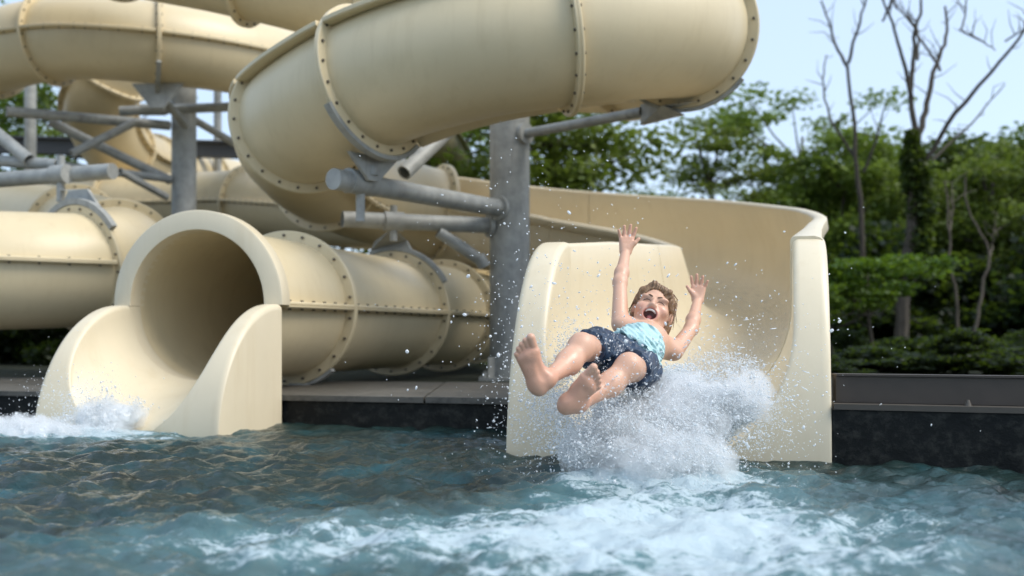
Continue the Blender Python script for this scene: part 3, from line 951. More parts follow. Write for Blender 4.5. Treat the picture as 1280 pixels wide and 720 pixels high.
# behind the open flume
plant('leafy_tree', T_airy, 1003, 22, 'tallest airy green tree rising behind the open flume, clumps against the sky', s=1.0, sz=.94, rot=.6)
plant('leafy_tree', T_airy2, 900, 21, 'airy flat-topped tree with see-through crown behind the middle of the open flume', s=.92, sz=.80, rot=2.2)
plant('leafy_tree', T_round2, 968, 25, 'rounded tree at the back between two airy trees behind the flume', s=.85, sz=.78, rot=1.0)
plant('leafy_tree', T_round, 800, 25, 'low rounded tree behind the flume rim beside the bigger tree near the column', s=.85, sz=.70, rot=4.0)
plant('leafy_tree', T_round2, 858, 27, 'low tree showing just above the middle of the flume rim', s=.9, sz=.66, rot=5.0)
plant('leafy_tree', T_round, 690, 17.5, 'full green tree right behind the thick column under the overhead tube', s=.92, sz=.86, rot=.3)
plant('leafy_tree', T_round2, 590, 19, 'full green tree seen between the pipe brace and the thick column', s=.95, sz=.9, rot=3.3)
plant('leafy_tree', T_round, 1052, 21, 'light green tree behind the slim bare tree beside the flume', s=.82, sz=.80, rot=2.0)
# the wood on the right
wl_, wg = 'dense dark green tree in the wood behind the brown kerb', 'trees of the dark wood'
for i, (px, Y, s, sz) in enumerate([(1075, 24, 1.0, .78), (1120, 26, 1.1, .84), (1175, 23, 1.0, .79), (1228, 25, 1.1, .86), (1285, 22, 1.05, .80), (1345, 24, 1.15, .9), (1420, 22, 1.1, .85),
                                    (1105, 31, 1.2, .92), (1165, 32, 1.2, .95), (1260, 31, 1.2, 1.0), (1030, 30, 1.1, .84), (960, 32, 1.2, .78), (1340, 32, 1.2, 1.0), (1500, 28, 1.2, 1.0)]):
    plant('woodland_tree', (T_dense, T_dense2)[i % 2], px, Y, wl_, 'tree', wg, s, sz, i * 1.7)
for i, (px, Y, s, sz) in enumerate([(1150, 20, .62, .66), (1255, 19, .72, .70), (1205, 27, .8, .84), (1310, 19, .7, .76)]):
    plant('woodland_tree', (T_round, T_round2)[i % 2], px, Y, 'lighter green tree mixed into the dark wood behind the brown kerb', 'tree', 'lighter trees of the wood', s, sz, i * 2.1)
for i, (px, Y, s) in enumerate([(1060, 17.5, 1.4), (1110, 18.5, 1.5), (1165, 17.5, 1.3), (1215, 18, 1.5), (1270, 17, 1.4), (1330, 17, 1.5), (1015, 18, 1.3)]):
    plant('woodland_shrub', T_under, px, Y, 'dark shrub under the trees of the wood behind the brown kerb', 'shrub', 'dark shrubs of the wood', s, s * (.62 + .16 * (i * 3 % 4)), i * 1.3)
plant('lime_shrub', T_lime, 1085, 13.0, 'bright lime green layered shrub beside the right edge of the open flume', 'shrub', s=1.0, rot=.4)
plant('lime_shrub', T_lime, 1040, 12.2, 'small lime green shrub half hidden by the right edge of the open flume', 'shrub', s=.72, rot=2.4)
gc, gg = 'low dark undergrowth plant behind the brown kerb', 'undergrowth behind the kerb'
for i in range(14):
    px_ = 1034 + (i % 7) * 52 + (i // 7) * 27 + (i * 37) % 23
    plant('undergrowth', T_under, px_, 9.4 + (i // 7) * 2.6 + (i * 7 % 5) * .4, gc, 'plant', gg, .34 + .12 * (i * 3 % 4), .12 + .06 * (i * 5 % 4), i * 1.1)
# left, behind the tubes
plant('leafy_tree', T_airy2, 70, 24, 'airy tree seen between the tubes above the low bend', s=1.15, sz=1.05, rot=.9)
plant('leafy_tree', T_airy, -30, 23, 'tall airy tree at the top of the thin grey pole', s=1.2, sz=1.35, rot=1.9)
plant('leafy_tree', T_round, 8, 26, 'round tree low behind the low tube bend', s=1.0, sz=.72, rot=2.9)
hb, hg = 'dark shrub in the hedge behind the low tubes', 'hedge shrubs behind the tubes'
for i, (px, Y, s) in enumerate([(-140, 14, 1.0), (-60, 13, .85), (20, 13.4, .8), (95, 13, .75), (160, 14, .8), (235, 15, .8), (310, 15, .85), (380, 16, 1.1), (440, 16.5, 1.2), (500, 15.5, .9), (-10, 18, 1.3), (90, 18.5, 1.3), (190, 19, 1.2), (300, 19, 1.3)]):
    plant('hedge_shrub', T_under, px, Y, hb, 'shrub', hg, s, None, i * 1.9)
plant('garden_shrub', T_shrub2, 572, 12.2, 'bright green shrub at the foot of the thick column', 'shrub', s=.62, sz=.42, rot=.5)
plant('garden_shrub', T_shrub2, 520, 13.0, 'green shrub low behind the round-mouth tube beside the column', 'shrub', s=.7, sz=.45, rot=2.5)
plant('garden_shrub', T_shrub2, 690, 13.5, 'green shrub behind the open flume and the thick column', 'shrub', s=.8, sz=.6, rot=3.5)

# ---- bare trees, limbs measured as directions and given depth of their own
def bare_tree(name, label, Y, limbs, mat, seed, ivy=None):
    rng = np.random.default_rng(seed)
    base = P(*limbs[0][0][0], Y)
    root = thing(name, label, 'tree', (base[0], base[1], .12))
    for k, (pts, w0, w1, dy) in enumerate(limbs):
        n = len(pts)
        p = np.array([P(x, y, Y) for x, y in pts])
        p[:, 1] += np.linspace(0, dy, n) if k else 0
        if k == 0: p[0, 2] = .10
        q_ = []
        q_ = Path([tuple(v) for v in p], .1)
        q_ = np.array([q_.at(d_)[0] for d_ in np.linspace(0, q_.L, n * 3)])
        j = rng.normal(size=q_.shape) * .010 * min(1, n / 4); j[0] = 0
        q_ = q_ + j
        rad = np.linspace(w0, w1, len(q_)) / 2 / FPX * Y
        lb = obj('trunk' if k == 0 else 'limb', *limb(q_, rad, 8 if k == 0 else 6), mat, root)
        if k:      # side twigs
            tw_ = MB()
            for _ in range(3 + n):
                i = rng.integers(len(q_) // 4, len(q_))
                d_ = unit(np.array([rng.normal(), rng.normal() * .6, .6 + rng.random()]))
                L = rng.uniform(.12, .5)
                mid = q_[i] + d_ * L * .5 + rng.normal(size=3) * .03
                end = mid + unit(d_ + rng.normal(size=3) * .35) * L * .6
                tw_.add(*limb([q_[i], mid, end], [min(.010, rad[i] * .7), .007, .003], 4))
            tag(tw_.build('twigs', mat, lb), kind='stuff')
    if ivy:
        C = []
        for (x, y, rw, n) in ivy:
            c = P(x, y, Y); g = rng.normal(size=(n, 3)); g /= np.linalg.norm(g, axis=1)[:, None]
            C.append(c + g * (rng.random((n, 1)) ** .4) * np.array([rw, rw, rw * 1.5]))
        V, F = leaf_quads(rng, np.vstack(C), .10)
        obj('ivy', V, F, M['leaf_dark'], root, smooth=False)
    return root

bare_tree('bare_tree', 'big bare tree with ivy-clad trunk forking against the sky', 16.0, [
    ([(1124, 470), (1127, 420), (1131, 350), (1139, 290), (1142, 230), (1145, 165)], 19, 13, 0),
    ([(1145, 165), (1140, 120), (1143, 90), (1147, 75), (1150, 40), (1160, 0), (1164, -40)], 8, 2.5, .3),
    ([(1140, 122), (1131, 96), (1118, 62), (1103, 27), (1093, 14), (1082, -6)], 6, 2.2, -.5),
    ([(1103, 27), (1109, 10), (1113, -12)], 3, 1.8, -.2),
    ([(1147, 75), (1153, 32), (1144, 10), (1137, -8)], 4, 1.8, .6),
    ([(1148, 168), (1163, 130), (1175, 88), (1190, 55), (1203, 30), (1206, -10)], 8, 3, .7),
    ([(1175, 88), (1170, 52), (1168, 20), (1166, -12)], 4, 2, 1.1),
    ([(1200, 38), (1213, 20), (1222, -10)], 3, 1.8, .4),
    ([(1203, 38), (1220, 54), (1234, 70)], 2.6, 1.4, -.3),
    ([(1147, 215), (1165, 185), (1182, 150), (1200, 128), (1225, 95), (1245, 70), (1260, 45), (1284, 8)], 7, 2.2, -.8),
    ([(1256, 52), (1270, 44), (1290, 33)], 2.4, 1.4, -.4),
    ([(1165, 200), (1205, 168), (1240, 140), (1290, 86)], 3.5, 1.5, .9)],
    M['bark'], 21, ivy=[(1140, 175, .12, 500), (1141, 200, .20, 900), (1146, 225, .25, 1100), (1152, 260, .24, 1100), (1150, 300, .22, 800), (1146, 340, .2, 500)])
bare_tree('bare_tree', 'slim bare tree with forked top rising beside the open flume', 17.5, [
    ([(1083, 470), (1082, 400), (1079, 320), (1074, 250), (1069, 190), (1066, 140), (1060, 85)], 9, 4, 0),
    ([(1060, 85), (1051, 62), (1045, 32), (1036, -8)], 4.5, 2, .4),
    ([(1060, 80), (1067, 45), (1074, 12), (1079, -10)], 4.5, 2, -.4),
    ([(1070, 200), (1058, 176), (1045, 150), (1037, 115), (1039, 80), (1043, 58)], 4, 1.6, .5),
    ([(1079, 215), (1090, 180), (1098, 137)], 4, 1.5, -.3)], M['bark'], 22)
bare_tree('bare_sapling', 'thin pale stem curving up in front of the dark wood, beside the ivy-clad trunk', 14.5, [
    ([(1192, 470), (1197, 420), (1195, 362), (1187, 330), (1187, 288), (1180, 225)], 5, 2, 0),
    ([(1187, 290), (1196, 262), (1201, 225)], 2.5, 1.2, .3)], M['bark_mid'], 23)
bare_tree('bare_sapling', 'crooked pale stem bent like an elbow in front of the dark wood', 14.2, [
    ([(1210, 470), (1222, 395), (1231, 345), (1237, 322), (1226, 292), (1211, 262), (1207, 222)], 5.5, 2, 0),
    ([(1237, 322), (1247, 306), (1256, 282)], 2.2, 1.2, .3)], M['bark_mid'], 24)
# ------------------------------------------------------------------ the child: smooth-blended volumes turned into one surface
class Vol:
    def __init__(s, lo, hi, h):
        s.lo, s.h = np.asarray(lo, float), h
        s.n = np.ceil((np.asarray(hi, float) - s.lo) / h).astype(int) + 1
        s.F = np.full(s.n, .2, np.float32)
    def grid(s, lo, hi):
        a = np.clip(np.floor((np.asarray(lo) - s.lo) / s.h).astype(int), 0, s.n - 1)
        b = np.clip(np.ceil((np.asarray(hi) - s.lo) / s.h).astype(int) + 1, 1, s.n)
        sl = tuple(slice(i, j) for i, j in zip(a, b))
        ax = [(s.lo[k] + s.h * np.arange(a[k], b[k])).astype(np.float32) for k in range(3)]
        return sl, ax[0][:, None, None], ax[1][None, :, None], ax[2][None, None, :]
    def put(s, fn, lo, hi, k=.012, op='u'):
        lo, hi = np.asarray(lo) - 2.5 * k - .012, np.asarray(hi) + 2.5 * k + .012
        sl, x, y, z = s.grid(lo, hi)
        if min(q.stop - q.start for q in sl) < 2: return
        d = fn(x, y, z).astype(np.float32)
        a = s.F[sl]
        if op == 'u':
            m = np.clip(.5 + .5 * (a - d) / k, 0, 1); s.F[sl] = a * (1 - m) + d * m - k * m * (1 - m)
        elif op == 's':
            d = -d
            m = np.clip(.5 - .5 * (a - d) / k, 0, 1); s.F[sl] = a * (1 - m) + d * m + k * m * (1 - m)
        elif op == 'i':
            s.F[sl] = np.maximum(a, d)
    def cone(s, a, b, ra, rb, k=.012, op='u'):
        a, b = np.asarray(a, float), np.asarray(b, float)
        ab = b - a; L2 = float(ab @ ab) + 1e-9
        def fn(x, y, z):
            px, py, pz = x - a[0], y - a[1], z - a[2]
            t = np.clip((px * ab[0] + py * ab[1] + pz * ab[2]) / L2, 0, 1)
            return np.sqrt((px - ab[0]*t)**2 + (py - ab[1]*t)**2 + (pz - ab[2]*t)**2) - (ra + (rb - ra) * t)
        m = max(ra, rb)
        s.put(fn, np.minimum(a, b) - m, np.maximum(a, b) + m, k, op)
    def ell(s, c, fr, rad, k=.012, op='u'):
        c = np.asarray(c, float); rad = np.asarray(rad, float)
        def fn(x, y, z):
            p = (x - c[0], y - c[1], z - c[2])
            q = [(p[0]*e[0] + p[1]*e[1] + p[2]*e[2]) for e in fr]
            k0 = np.sqrt(sum((q[i] / rad[i])**2 for i in range(3)))
            k1 = np.sqrt(sum((q[i] / rad[i]**2)**2 for i in range(3)))
            return k0 * (k0 - 1) / (k1 + 1e-6)
        ext = np.sqrt(sum((np.asarray(e) * rad[i])**2 for i, e in enumerate(fr)))
        s.put(fn, c - ext, c + ext, k, op)
    def mesh(s):
        return surface_nets(s.F, s.lo, s.h)

def surface_nets(F, lo, h):
    neg = F < 0
    n = F.shape
    c8 = [(i, j, k) for i in (0, 1) for j in (0, 1) for k in (0, 1)]
    cnt = sum(neg[i:n[0]-1+i, j:n[1]-1+j, k:n[2]-1+k].astype(np.int8) for i, j, k in c8)
    act = (cnt > 0) & (cnt < 8)
    ci = np.argwhere(act)
    vid = np.full(act.shape, -1, np.int32); vid[act] = np.arange(len(ci))
    val = {c: F[ci[:, 0] + c[0], ci[:, 1] + c[1], ci[:, 2] + c[2]] for c in c8}
    acc = np.zeros((len(ci), 3)); num = np.zeros(len(ci))
    for a in c8:
        for ax in range(3):
            if a[ax]: continue
            b = list(a); b[ax] = 1; b = tuple(b)
            va, vb = val[a], val[b]
            cr = (va < 0) != (vb < 0)
            t = np.where(cr, va / np.where(cr, va - vb, 1), 0)
            p = np.array(a, float)[None, :].repeat(len(ci), 0); p[:, ax] += t
            acc[cr] += p[cr]; num[cr] += 1
    V = lo + h * (ci + acc / num[:, None])
    Q = []
    for ax in range(3):
        o1, o2 = [(1, 2), (2, 0), (0, 1)][ax]
        sl0 = [slice(1, -1)] * 3; sl1 = [slice(1, -1)] * 3
        sl0[ax] = slice(0, n[ax] - 1); sl1[ax] = slice(1, n[ax])
        a, b = neg[tuple(sl0)], neg[tuple(sl1)]
        e = np.argwhere(a != b)
        if not len(e): continue
        fl = a[a != b]
        base = e.copy()
        for q_ in range(3):
            if q_ != ax: base[:, q_] += 1
        d1 = np.zeros(3, int); d1[o1] = 1; d2 = np.zeros(3, int); d2[o2] = 1
        g = lambda p: vid[p[:, 0], p[:, 1], p[:, 2]]
        q = np.stack([g(base - d1 - d2), g(base - d2), g(base), g(base - d1)], 1)
        q[~fl] = q[~fl][:, ::-1]
        Q.append(q)
    Q = np.vstack(Q)
    Q = Q[(Q >= 0).all(1)]
    return V, Q

def frame(f, up):
    ez = unit(f); ey = np.asarray(up, float); ey = unit(ey - ez * (ey @ ez)); ex = np.cross(ey, ez)
    return ex, ey, ez

# joints
hipR, hipL = P(748, 437, 3.68), P(799, 464, 3.68)
kneeR, kneeL = P(727, 434, 3.42), P(786, 459, 3.41)
ankR, ankL = P(684, 474, 3.24), P(724, 505, 3.27)
heelR, toeR = P(674, 489, 3.215), P(655, 430, 3.20)
heelL, toeL = P(706, 513, 3.24), P(741, 475, 3.22)
shR, shL = P(775, 405, 3.97), P(843, 440, 3.97)
elR, elL = P(775, 353, 4.11), P(864, 411, 4.10)
wrR, wrL = P(782, 315, 4.24), P(872, 376, 4.26)
pelvis = (hipR + hipL) / 2 + np.array([0, .03, 0])
chest = (shR + shL) / 2 + np.array([-.01, -.06, -.02])
neck = P(812, 418, 4.00)
HC = P(816, 389, 4.045)
HS = 1.0
hx, hy, hz = frame((-.08, -.90, .42), (.27, 0, .96))
hl = lambda x, y, z: HC + HS * (x * hx + y * hy + z * hz)
HF = (hx, hy, hz)

vol = Vol((-.02, 3.13, .17), (.96, 4.44, 1.0), .003)
# legs
for hip, knee, ank in ((hipR, kneeR, ankR), (hipL, kneeL, ankL)):
    vol.cone(hip, knee, .060, .043, .03)
    calf = knee * .62 + ank * .38 + np.array([0, .010, -.012])
    vol.cone(knee, calf, .041, .040, .03)
    vol.cone(calf, ank, .038, .0225, .03)
    vol.cone(knee + [0, -.006, .012], knee + [0, -.008, .010], .033, .031, .02)
# trunk
vol.cone(hipR, hipL, .064, .064, .03)
mid = pelvis * .5 + chest * .5
vol.cone(pelvis, mid, .082, .078, .03)
vol.cone(mid, chest, .078, .088, .03)
vol.cone(shR * .82 + shL * .18, shL * .82 + shR * .18, .047, .047, .04)
vol.cone(chest * .5 + neck * .5, neck * .35 + HC * .65 + hz * -.03, .040, .036, .03)
# arms
for sh, el, wr in ((shR, elR, wrR), (shL, elL, wrL)):
    vol.cone(sh, el, .035, .027, .03)
    fm = el * .7 + wr * .3
    vol.cone(el, fm, .0275, .028, .02)
    vol.cone(fm, wr, .027, .0190, .02)

def hand(wr, up, nrm, thumb, sc):
    ex, ey, ez = frame(nrm, up)
    L = lambda x, y, z: wr + sc * (x * thumb * ex + y * ey + z * ez)
    kn = [(.026, .066), (.009, .070), (-.009, .067), (-.025, .060)]
    for (x, y) in kn:
        vol.cone(L(x * .55, .004, 0), L(x, y, 0), .0155 * sc, .0115 * sc, .012)
    fi = [(.026, .066, 15, .056, .0088), (.009, .070, 4, .062, .0090), (-.009, .067, -8, .057, .0088), (-.025, .060, -23, .045, .0078)]
    for x, y, a, ln, r in fi:
        s_, c_ = math.sin(R(a)), math.cos(R(a))
        p0, p1, p2 = (x, y, 0), (x + s_ * ln * .5, y + c_ * ln * .5, .003), (x + s_ * ln * .97, y + c_ * ln * .97, .014)
        vol.cone(L(*p0), L(*p1), r * 1.05 * sc, r * sc, .004)
        vol.cone(L(*p1), L(*p2), r * sc, r * .82 * sc, .004)
    vol.cone(L(.014, .018, .006), L(.038, .044, .014), .0145 * sc, .0105 * sc, .010)
    vol.cone(L(.038, .044, .014), L(.055, .066, .016), .0100 * sc, .0082 * sc, .004)
hand(wrR, (.10, .25, 1.0), (.05, -1.0, .25), 1, .90)
hand(wrL, (.13, .25, 1.0), (-.25, -1.0, .25), -1, .86)

def foot(heel, toe, ank, nrm, big, sc):
    """Sole towards nrm; big = +1 when the big toe lies on the right as seen on the sole."""
    ex, ey, ez = frame(nrm, toe - heel)
    L = lambda x, y, z: heel + sc * (x * big * ex + y * ey + z * ez)
    vol.cone(L(0, .004, -.020), L(0, .022, -.022), .0245 * sc, .0250 * sc, .012)
    vol.cone(L(0, .02, -.024), L(.019, .118, -.016), .024 * sc, .0205 * sc, .018)
    vol.cone(L(-.004, .02, -.022), L(-.019, .108, -.014), .024 * sc, .0185 * sc, .018)
    vol.cone(L(0, .112, -.016), L(0, .113, -.016), .024 * sc, .024 * sc, .012)
    vol.cone(L(0, .02, -.03), ank, .028 * sc, .027, .02)
    vol.cone(L(.002, .075, -.030), ank * .8 + L(0, .03, -.05) * .2, .024 * sc, .028, .02)
    toes = [(.026, .134, .164, .0135, .0128), (.0075, .136, .160, .0090, .0092), (-.0070, .131, .152, .0086, .0088), (-.0200, .123, .142, .0082, .0084), (-.0315, .112, .128, .0080, .0080)]
    for x, y0, y1, r0, r1 in toes:
        vol.cone(L(x * .92, y0 - .016, -.016), L(x, y1, -.008), r0 * sc * .9, r1 * sc * 1.05, .0022)
    vol.ell(L(.030, .058, .006), (ex, ey, ez), sc * np.array([.014, .030, .010]), .012, 's')
    vol.cone(L(-.028, .121, .007), L(.010, .132, .007), .003, .003, .004, 's')
foot(heelR, toeR, ankR, (-.10, -1.0, -.20), 1, 1.06)
foot(heelL, toeL, ankL, (.05, -1.0, -.30), -1, 1.02)

# head
vol.ell(hl(0, .028, -.012), HF, HS * np.array([.074, .080, .088]), .02)
vol.ell(hl(0, -.030, .022), HF, HS * np.array([.067, .068, .062]), .03)
vol.ell(hl(0, -.086, .050), HF, HS * np.array([.024, .018, .022]), .025)
for sx in (-1, 1):
    vol.ell(hl(sx * .039, -.024, .062), HF, HS * np.array([.026, .022, .020]), .016)
    vol.ell(hl(sx * .030, .024, .068), HF, HS * np.array([.026, .010, .015]), .014)
    vol.ell(hl(sx * .076, -.012, -.006), HF, HS * np.array([.011, .028, .018]), .008)
    vol.ell(hl(sx * .029, .004, .086), HF, HS * np.array([.014, .006, .012]), .007, 's')
    vol.cone(hl(sx * .016, -.024, .096), hl(sx * .043, -.050, .072), .0020, .0020, .006, 's')
    vol.ell(hl(sx * .010, -.020, .090), HF, HS * np.array([.0075, .0065, .008]), .006)
vol.cone(hl(0, .010, .083), hl(0, -.017, .097), .0062, .0100, .010)
vol.ell(hl(0, -.056, .078), HF, HS * np.array([.036, .031, .022]), .016)
vol.ell(hl(0, -.057, .094), HF, HS * np.array([.0285, .0240, .030]), .006, 's')
BV, BF = vol.mesh()
hloc = (BV - HC) / HS @ np.array([hx, hy, hz]).T
tint = np.tile(np.array([.68, .405, .275]), (len(BV), 1))
def blend(mask, col):
    global tint
    tint = tint * (1 - mask[:, None]) + np.array(col) * mask[:, None]
e_in = ((hloc[:, 0] / .0275)**2 + ((hloc[:, 1] + .057) / .0230)**2)
inhead = np.linalg.norm(hloc, axis=1) < .16
front = sstep(.03, .05, hloc[:, 2]) * inhead
blend(sstep(1.75, 1.15, e_in) * front * .75, (.56, .20, .155))                                        # lips
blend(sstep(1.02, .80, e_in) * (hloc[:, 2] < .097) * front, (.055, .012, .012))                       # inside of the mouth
for sx in (-1, 1):
    blend(np.exp(-(((hloc[:, 0] - sx*.040) / .020)**2 + ((hloc[:, 1] + .028) / .018)**2)) * front * .5, (.62, .27, .20))   # cheeks
    blend(np.exp(-(((hloc[:, 0] - sx*.029) / .016)**2 + ((hloc[:, 1] - .004) / .0055)**2)) * front * .45, (.40, .19, .13))  # screwed-up eyes
for c_, n_ in ((heelR, toeR), (heelL, toeL)):
    m_ = ((BV - c_) @ unit(n_ - c_))
    near_ = np.exp(-(np.minimum(np.linalg.norm(BV - (c_ + n_) / 2, axis=1) / .10, 9))**4)
    blend(near_ * .65, (.58, .285, .185))
for wr_ in (wrR, wrL):
    near_ = sstep(.02, .07, (BV - wr_) @ np.array([0, .2, .98])) * (np.linalg.norm(BV - wr_, axis=1) < .2)
    blend(near_ * .5, (.66, .35, .235))

def mat_skin():
    t = NT('wet_skin'); p = t.pos()
    a = t.node('ShaderNodeAttribute', attribute_name='tint').outputs['Color']
    n = t.noise(p, 35, 4); n2 = t.noise(p, 160, 3)
    c = t.mix(t.math('MULTIPLY', n, .22), a, (.50, .24, .16))
    return t.surf(t.bsdf(Base_Color=c, Roughness=t.ramp(t.noise(p, 22, 5, .7), [(.38, .27), (.62, .56)]), Normal=t.bump(n2, .12, .004),
                         Subsurface_Weight=.08, Subsurface_Radius=(.012, .005, .003), Subsurface_Scale=.6))
M['skin'] = mat_skin()
kid = thing('person', 'laughing child shooting feet first out of the open flume with both arms raised', 'person', (pelvis[0], pelvis[1], 0.2))
body = obj('body', BV, BF, M['skin'], kid, angle=None)
at = body.data.attributes.new('tint', 'FLOAT_COLOR', 'POINT')
at.data.foreach_set('color', np.hstack([tint, np.ones((len(tint), 1))]).astype(np.float32).ravel())

# small face pieces
M['brow'] = simple('brown_hair_fine', (.13, .075, .04), .6)
M['lash'] = simple('dark_lashes', (.03, .018, .014), .6)
M['teeth'] = simple('teeth', (.78, .74, .66), .25)
M['tongue'] = simple('tongue', (.42, .13, .12), .35)
for sx in (-1, 1):
    e = [hl(sx * x, y, z) for x, y, z in ((.012, .001, .0825), (.020, .0055, .0835), (.029, .0070, .0815), (.038, .0045, .0765), (.046, -.001, .070))]
    obj('eyelash', *limb(e, [.0008, .0015, .0017, .0015, .0009], 6), M['lash'], kid)
    b_ = [hl(sx * x, y, z) for x, y, z in ((.010, .0225, .0850), (.022, .0270, .0835), (.034, .0270, .0770), (.047, .0200, .0660))]
    obj('eyebrow', *limb(b_, [.0022, .0034, .0032, .0014], 6), M['brow'], kid)
    obj('nostril', *limb([hl(sx * .0055, -.0255, .0985), hl(sx * .0060, -.0270, .0960)], [.0022, .0024], 6), M['lash'], kid)
tt = [hl(x, y, z) for x, y, z in ((-.0205, -.0455, .0770), (-.014, -.0410, .0835), (-.005, -.0385, .0865), (.005, -.0385, .0865), (.014, -.0410, .0835), (.0205, -.0455, .0770))]
obj('teeth', *limb(tt, [.0026, .0040, .0046, .0046, .0040, .0026], 8), M['teeth'], kid)
tb_ = [hl(x, y, z) for x, y, z in ((-.014, -.0750, .0700), (0, -.0775, .0770), (.014, -.0750, .0700))]
obj('teeth', *limb(tb_, [.0025, .0034, .0025], 8), M['teeth'], kid)
obj('tongue', *limb([hl(0, -.064, .053), hl(0, -.065, .066), hl(0, -.068, .074)], [.014, .013, .007], 10), M['tongue'], kid)

# hair
hv = Vol(HC - .18, HC + .18, .0028)
hv.ell(hl(0, .032, -.016), HF, HS * np.array([.0830, .0880, .0960]), .01)
for sx in (-1, 1):
    hv.ell(hl(sx * .066, -.030, -.030), HF, HS * np.array([.022, .075, .042]), .02)
hv.ell(hl(0, -.045, -.07), HF, HS * np.array([.066, .065, .036]), .02)
hv.ell(hl(-.006, -.026, .115), HF, HS * np.array([.070, .104, .100]), .008, 's')
hv.ell(hl(.0, -.12, .03), HF, HS * np.array([.060, .075, .085]), .008, 's')
for sx in (-1, 1):
    hv.ell(hl(sx * .088, -.010, .010), HF, HS * np.array([.020, .026, .028]), .006, 's')
hv.cone(hl(-.022, .094, .058), hl(.048, .066, .064), .0100, .010, .014)
hv.cone(hl(.048, .066, .064), hl(.074, .004, .034), .010, .009, .014)
hv.cone(hl(-.022, .094, .056), hl(-.062, .058, .046), .0100, .009, .014)
hv.cone(hl(-.062, .058, .046), hl(-.076, .014, .022), .009, .008, .014)
def hairgrain(x, y, z):
    p = (x - HC[0], y - HC[1], z - HC[2])
    lx, ly, lz = [(p[0]*e[0] + p[1]*e[1] + p[2]*e[2]) / HS for e in HF]
    ph = np.arctan2(lx - .012, lz + .03 + 0 * ly)
    return .0016 * np.sin(ph * 42 + 4 * np.sin(ly * 60) + 3 * np.sin(lx * 70)) + .0010 * np.sin(ph * 83 + ly * 90)
sl, gx_, gy_, gz_ = hv.grid(HC - .18, HC + .18)
hv.F[sl] += hairgrain(gx_, gy_, gz_).astype(np.float32)
HV_, HF_ = hv.mesh()
def mat_hair():
    t = NT('wet_brown_hair'); p = t.pos()
    n = t.noise(t.scaled(p, (1, 1, .35)), 120, 4, .6); n2 = t.noise(p, 18, 3)
    c = t.ramp(n, [(.3, (.12, .062, .028)), (.55, (.28, .155, .072)), (.75, (.48, .31, .165))])
    c = t.mix(t.math('MULTIPLY', n2, .4), c, (.08, .045, .022))
    return t.surf(t.bsdf(Base_Color=c, Roughness=.38, Normal=t.bump(n, .5, .006)))
M['hair'] = mat_hair()
hair = obj('hair', HV_, HF_, M['hair'], kid, angle=None)
rg = np.random.default_rng(77)
strands = MB()
for k in range(60):
    a = rg.uniform(-2.5, 2.5)
    y0 = rg.uniform(.02, .085)
    p0 = np.array([math.sin(a) * .060, y0 + .02, -.016 + math.cos(a) * .065])
    rr = rg.uniform(.084, .092)
    p1 = np.array([math.sin(a) * rr, y0 * .5 - .005, -.02 + math.cos(a) * rr])
    p2 = p1 + np.array([math.sin(a) * rg.uniform(-.006, .016), -rg.uniform(.02, .07), math.cos(a) * rg.uniform(-.01, .01)])
    if p2[2] > .035: continue
    strands.add(*limb([hl(*p0), hl(*(p0 * .5 + p1 * .5 + unit(p0 + p1) * .014)), hl(*p1), hl(*p2)], [.0014, .0018, .0016, .0007], 4))
tag(strands.build('hair_strands', M['hair'], hair), kind='stuff')

# clothing
cv = Vol(np.minimum(hipR, kneeL) - .2, np.maximum(hipL, pelvis) + .2, .0033)
hemR, hemL = hipR * .36 + kneeR * .64, hipL * .36 + kneeL * .64
cv.cone(hipR, hemR * 1.3 - hipR * .3, .074, .064, .03)
cv.cone(hipL, hemL * 1.3 - hipL * .3, .074, .064, .03)
cv.cone(hipR, hipL, .078, .078, .03)
cv.cone(pelvis, pelvis * .72 + chest * .28, .089, .086, .03)
tR, tL = unit(kneeR - hipR), unit(kneeL - hipL)
wa = unit(chest - pelvis)
def shorts_cut(x, y, z):
    fold = .0020 * np.sin(x * 110 + y * 60 + 3 * np.sin(z * 40)) + .0022 * np.sin(z * 95 - y * 50 + 2.5 * np.sin(x * 50)) + .0010 * np.sin(x * 260 - z * 230 + y * 90)
    sd_ = (x - (hipR[0] + hipL[0]) / 2) * (hipL - hipR)[0] + (z - (hipR[2] + hipL[2]) / 2) * (hipL - hipR)[2]
    dr = (x - hemR[0]) * tR[0] + (y - hemR[1]) * tR[1] + (z - hemR[2]) * tR[2] + fold * 1.5
    dl = (x - hemL[0]) * tL[0] + (y - hemL[1]) * tL[1] + (z - hemL[2]) * tL[2] + fold * 1.5
    hem = np.where(sd_ < 0, dr, dl)
    w0 = pelvis * .78 + chest * .22
    wz = (x - w0[0]) * wa[0] + (y - w0[1]) * wa[1] + (z - w0[2]) * wa[2] - fold
    return fold, hem, wz
sl, gx_, gy_, gz_ = cv.grid(cv.lo, cv.lo + 9)
fold, hem, wz = shorts_cut(gx_, gy_, gz_)
cv.F = np.maximum(np.maximum(cv.F + fold, hem), wz).astype(np.float32)
def mat_shorts():
    t = NT('navy_swim_shorts'); p = t.pos()
    n = t.noise(p, 40, 5, .7); v = t.node('ShaderNodeTexVoronoi', {'Vector': p, 'Scale': 55.0}).outputs['Distance']
    c = t.ramp(n, [(.35, (.010, .020, .042)), (.6, (.024, .050, .095)), (.78, (.06, .10, .15))])
    c = t.mix(t.ramp(v, [(.10, 1.), (.17, 0.)]), c, (.32, .36, .38))
    return t.surf(t.bsdf(Base_Color=c, Roughness=.42, Normal=t.bump(n, .4, .006)))
M['shorts'] = mat_shorts()
shorts = obj('swim_shorts', *cv.mesh(), M['shorts'], kid, angle=None)
shorts['label'] = 'navy patterned swim shorts'

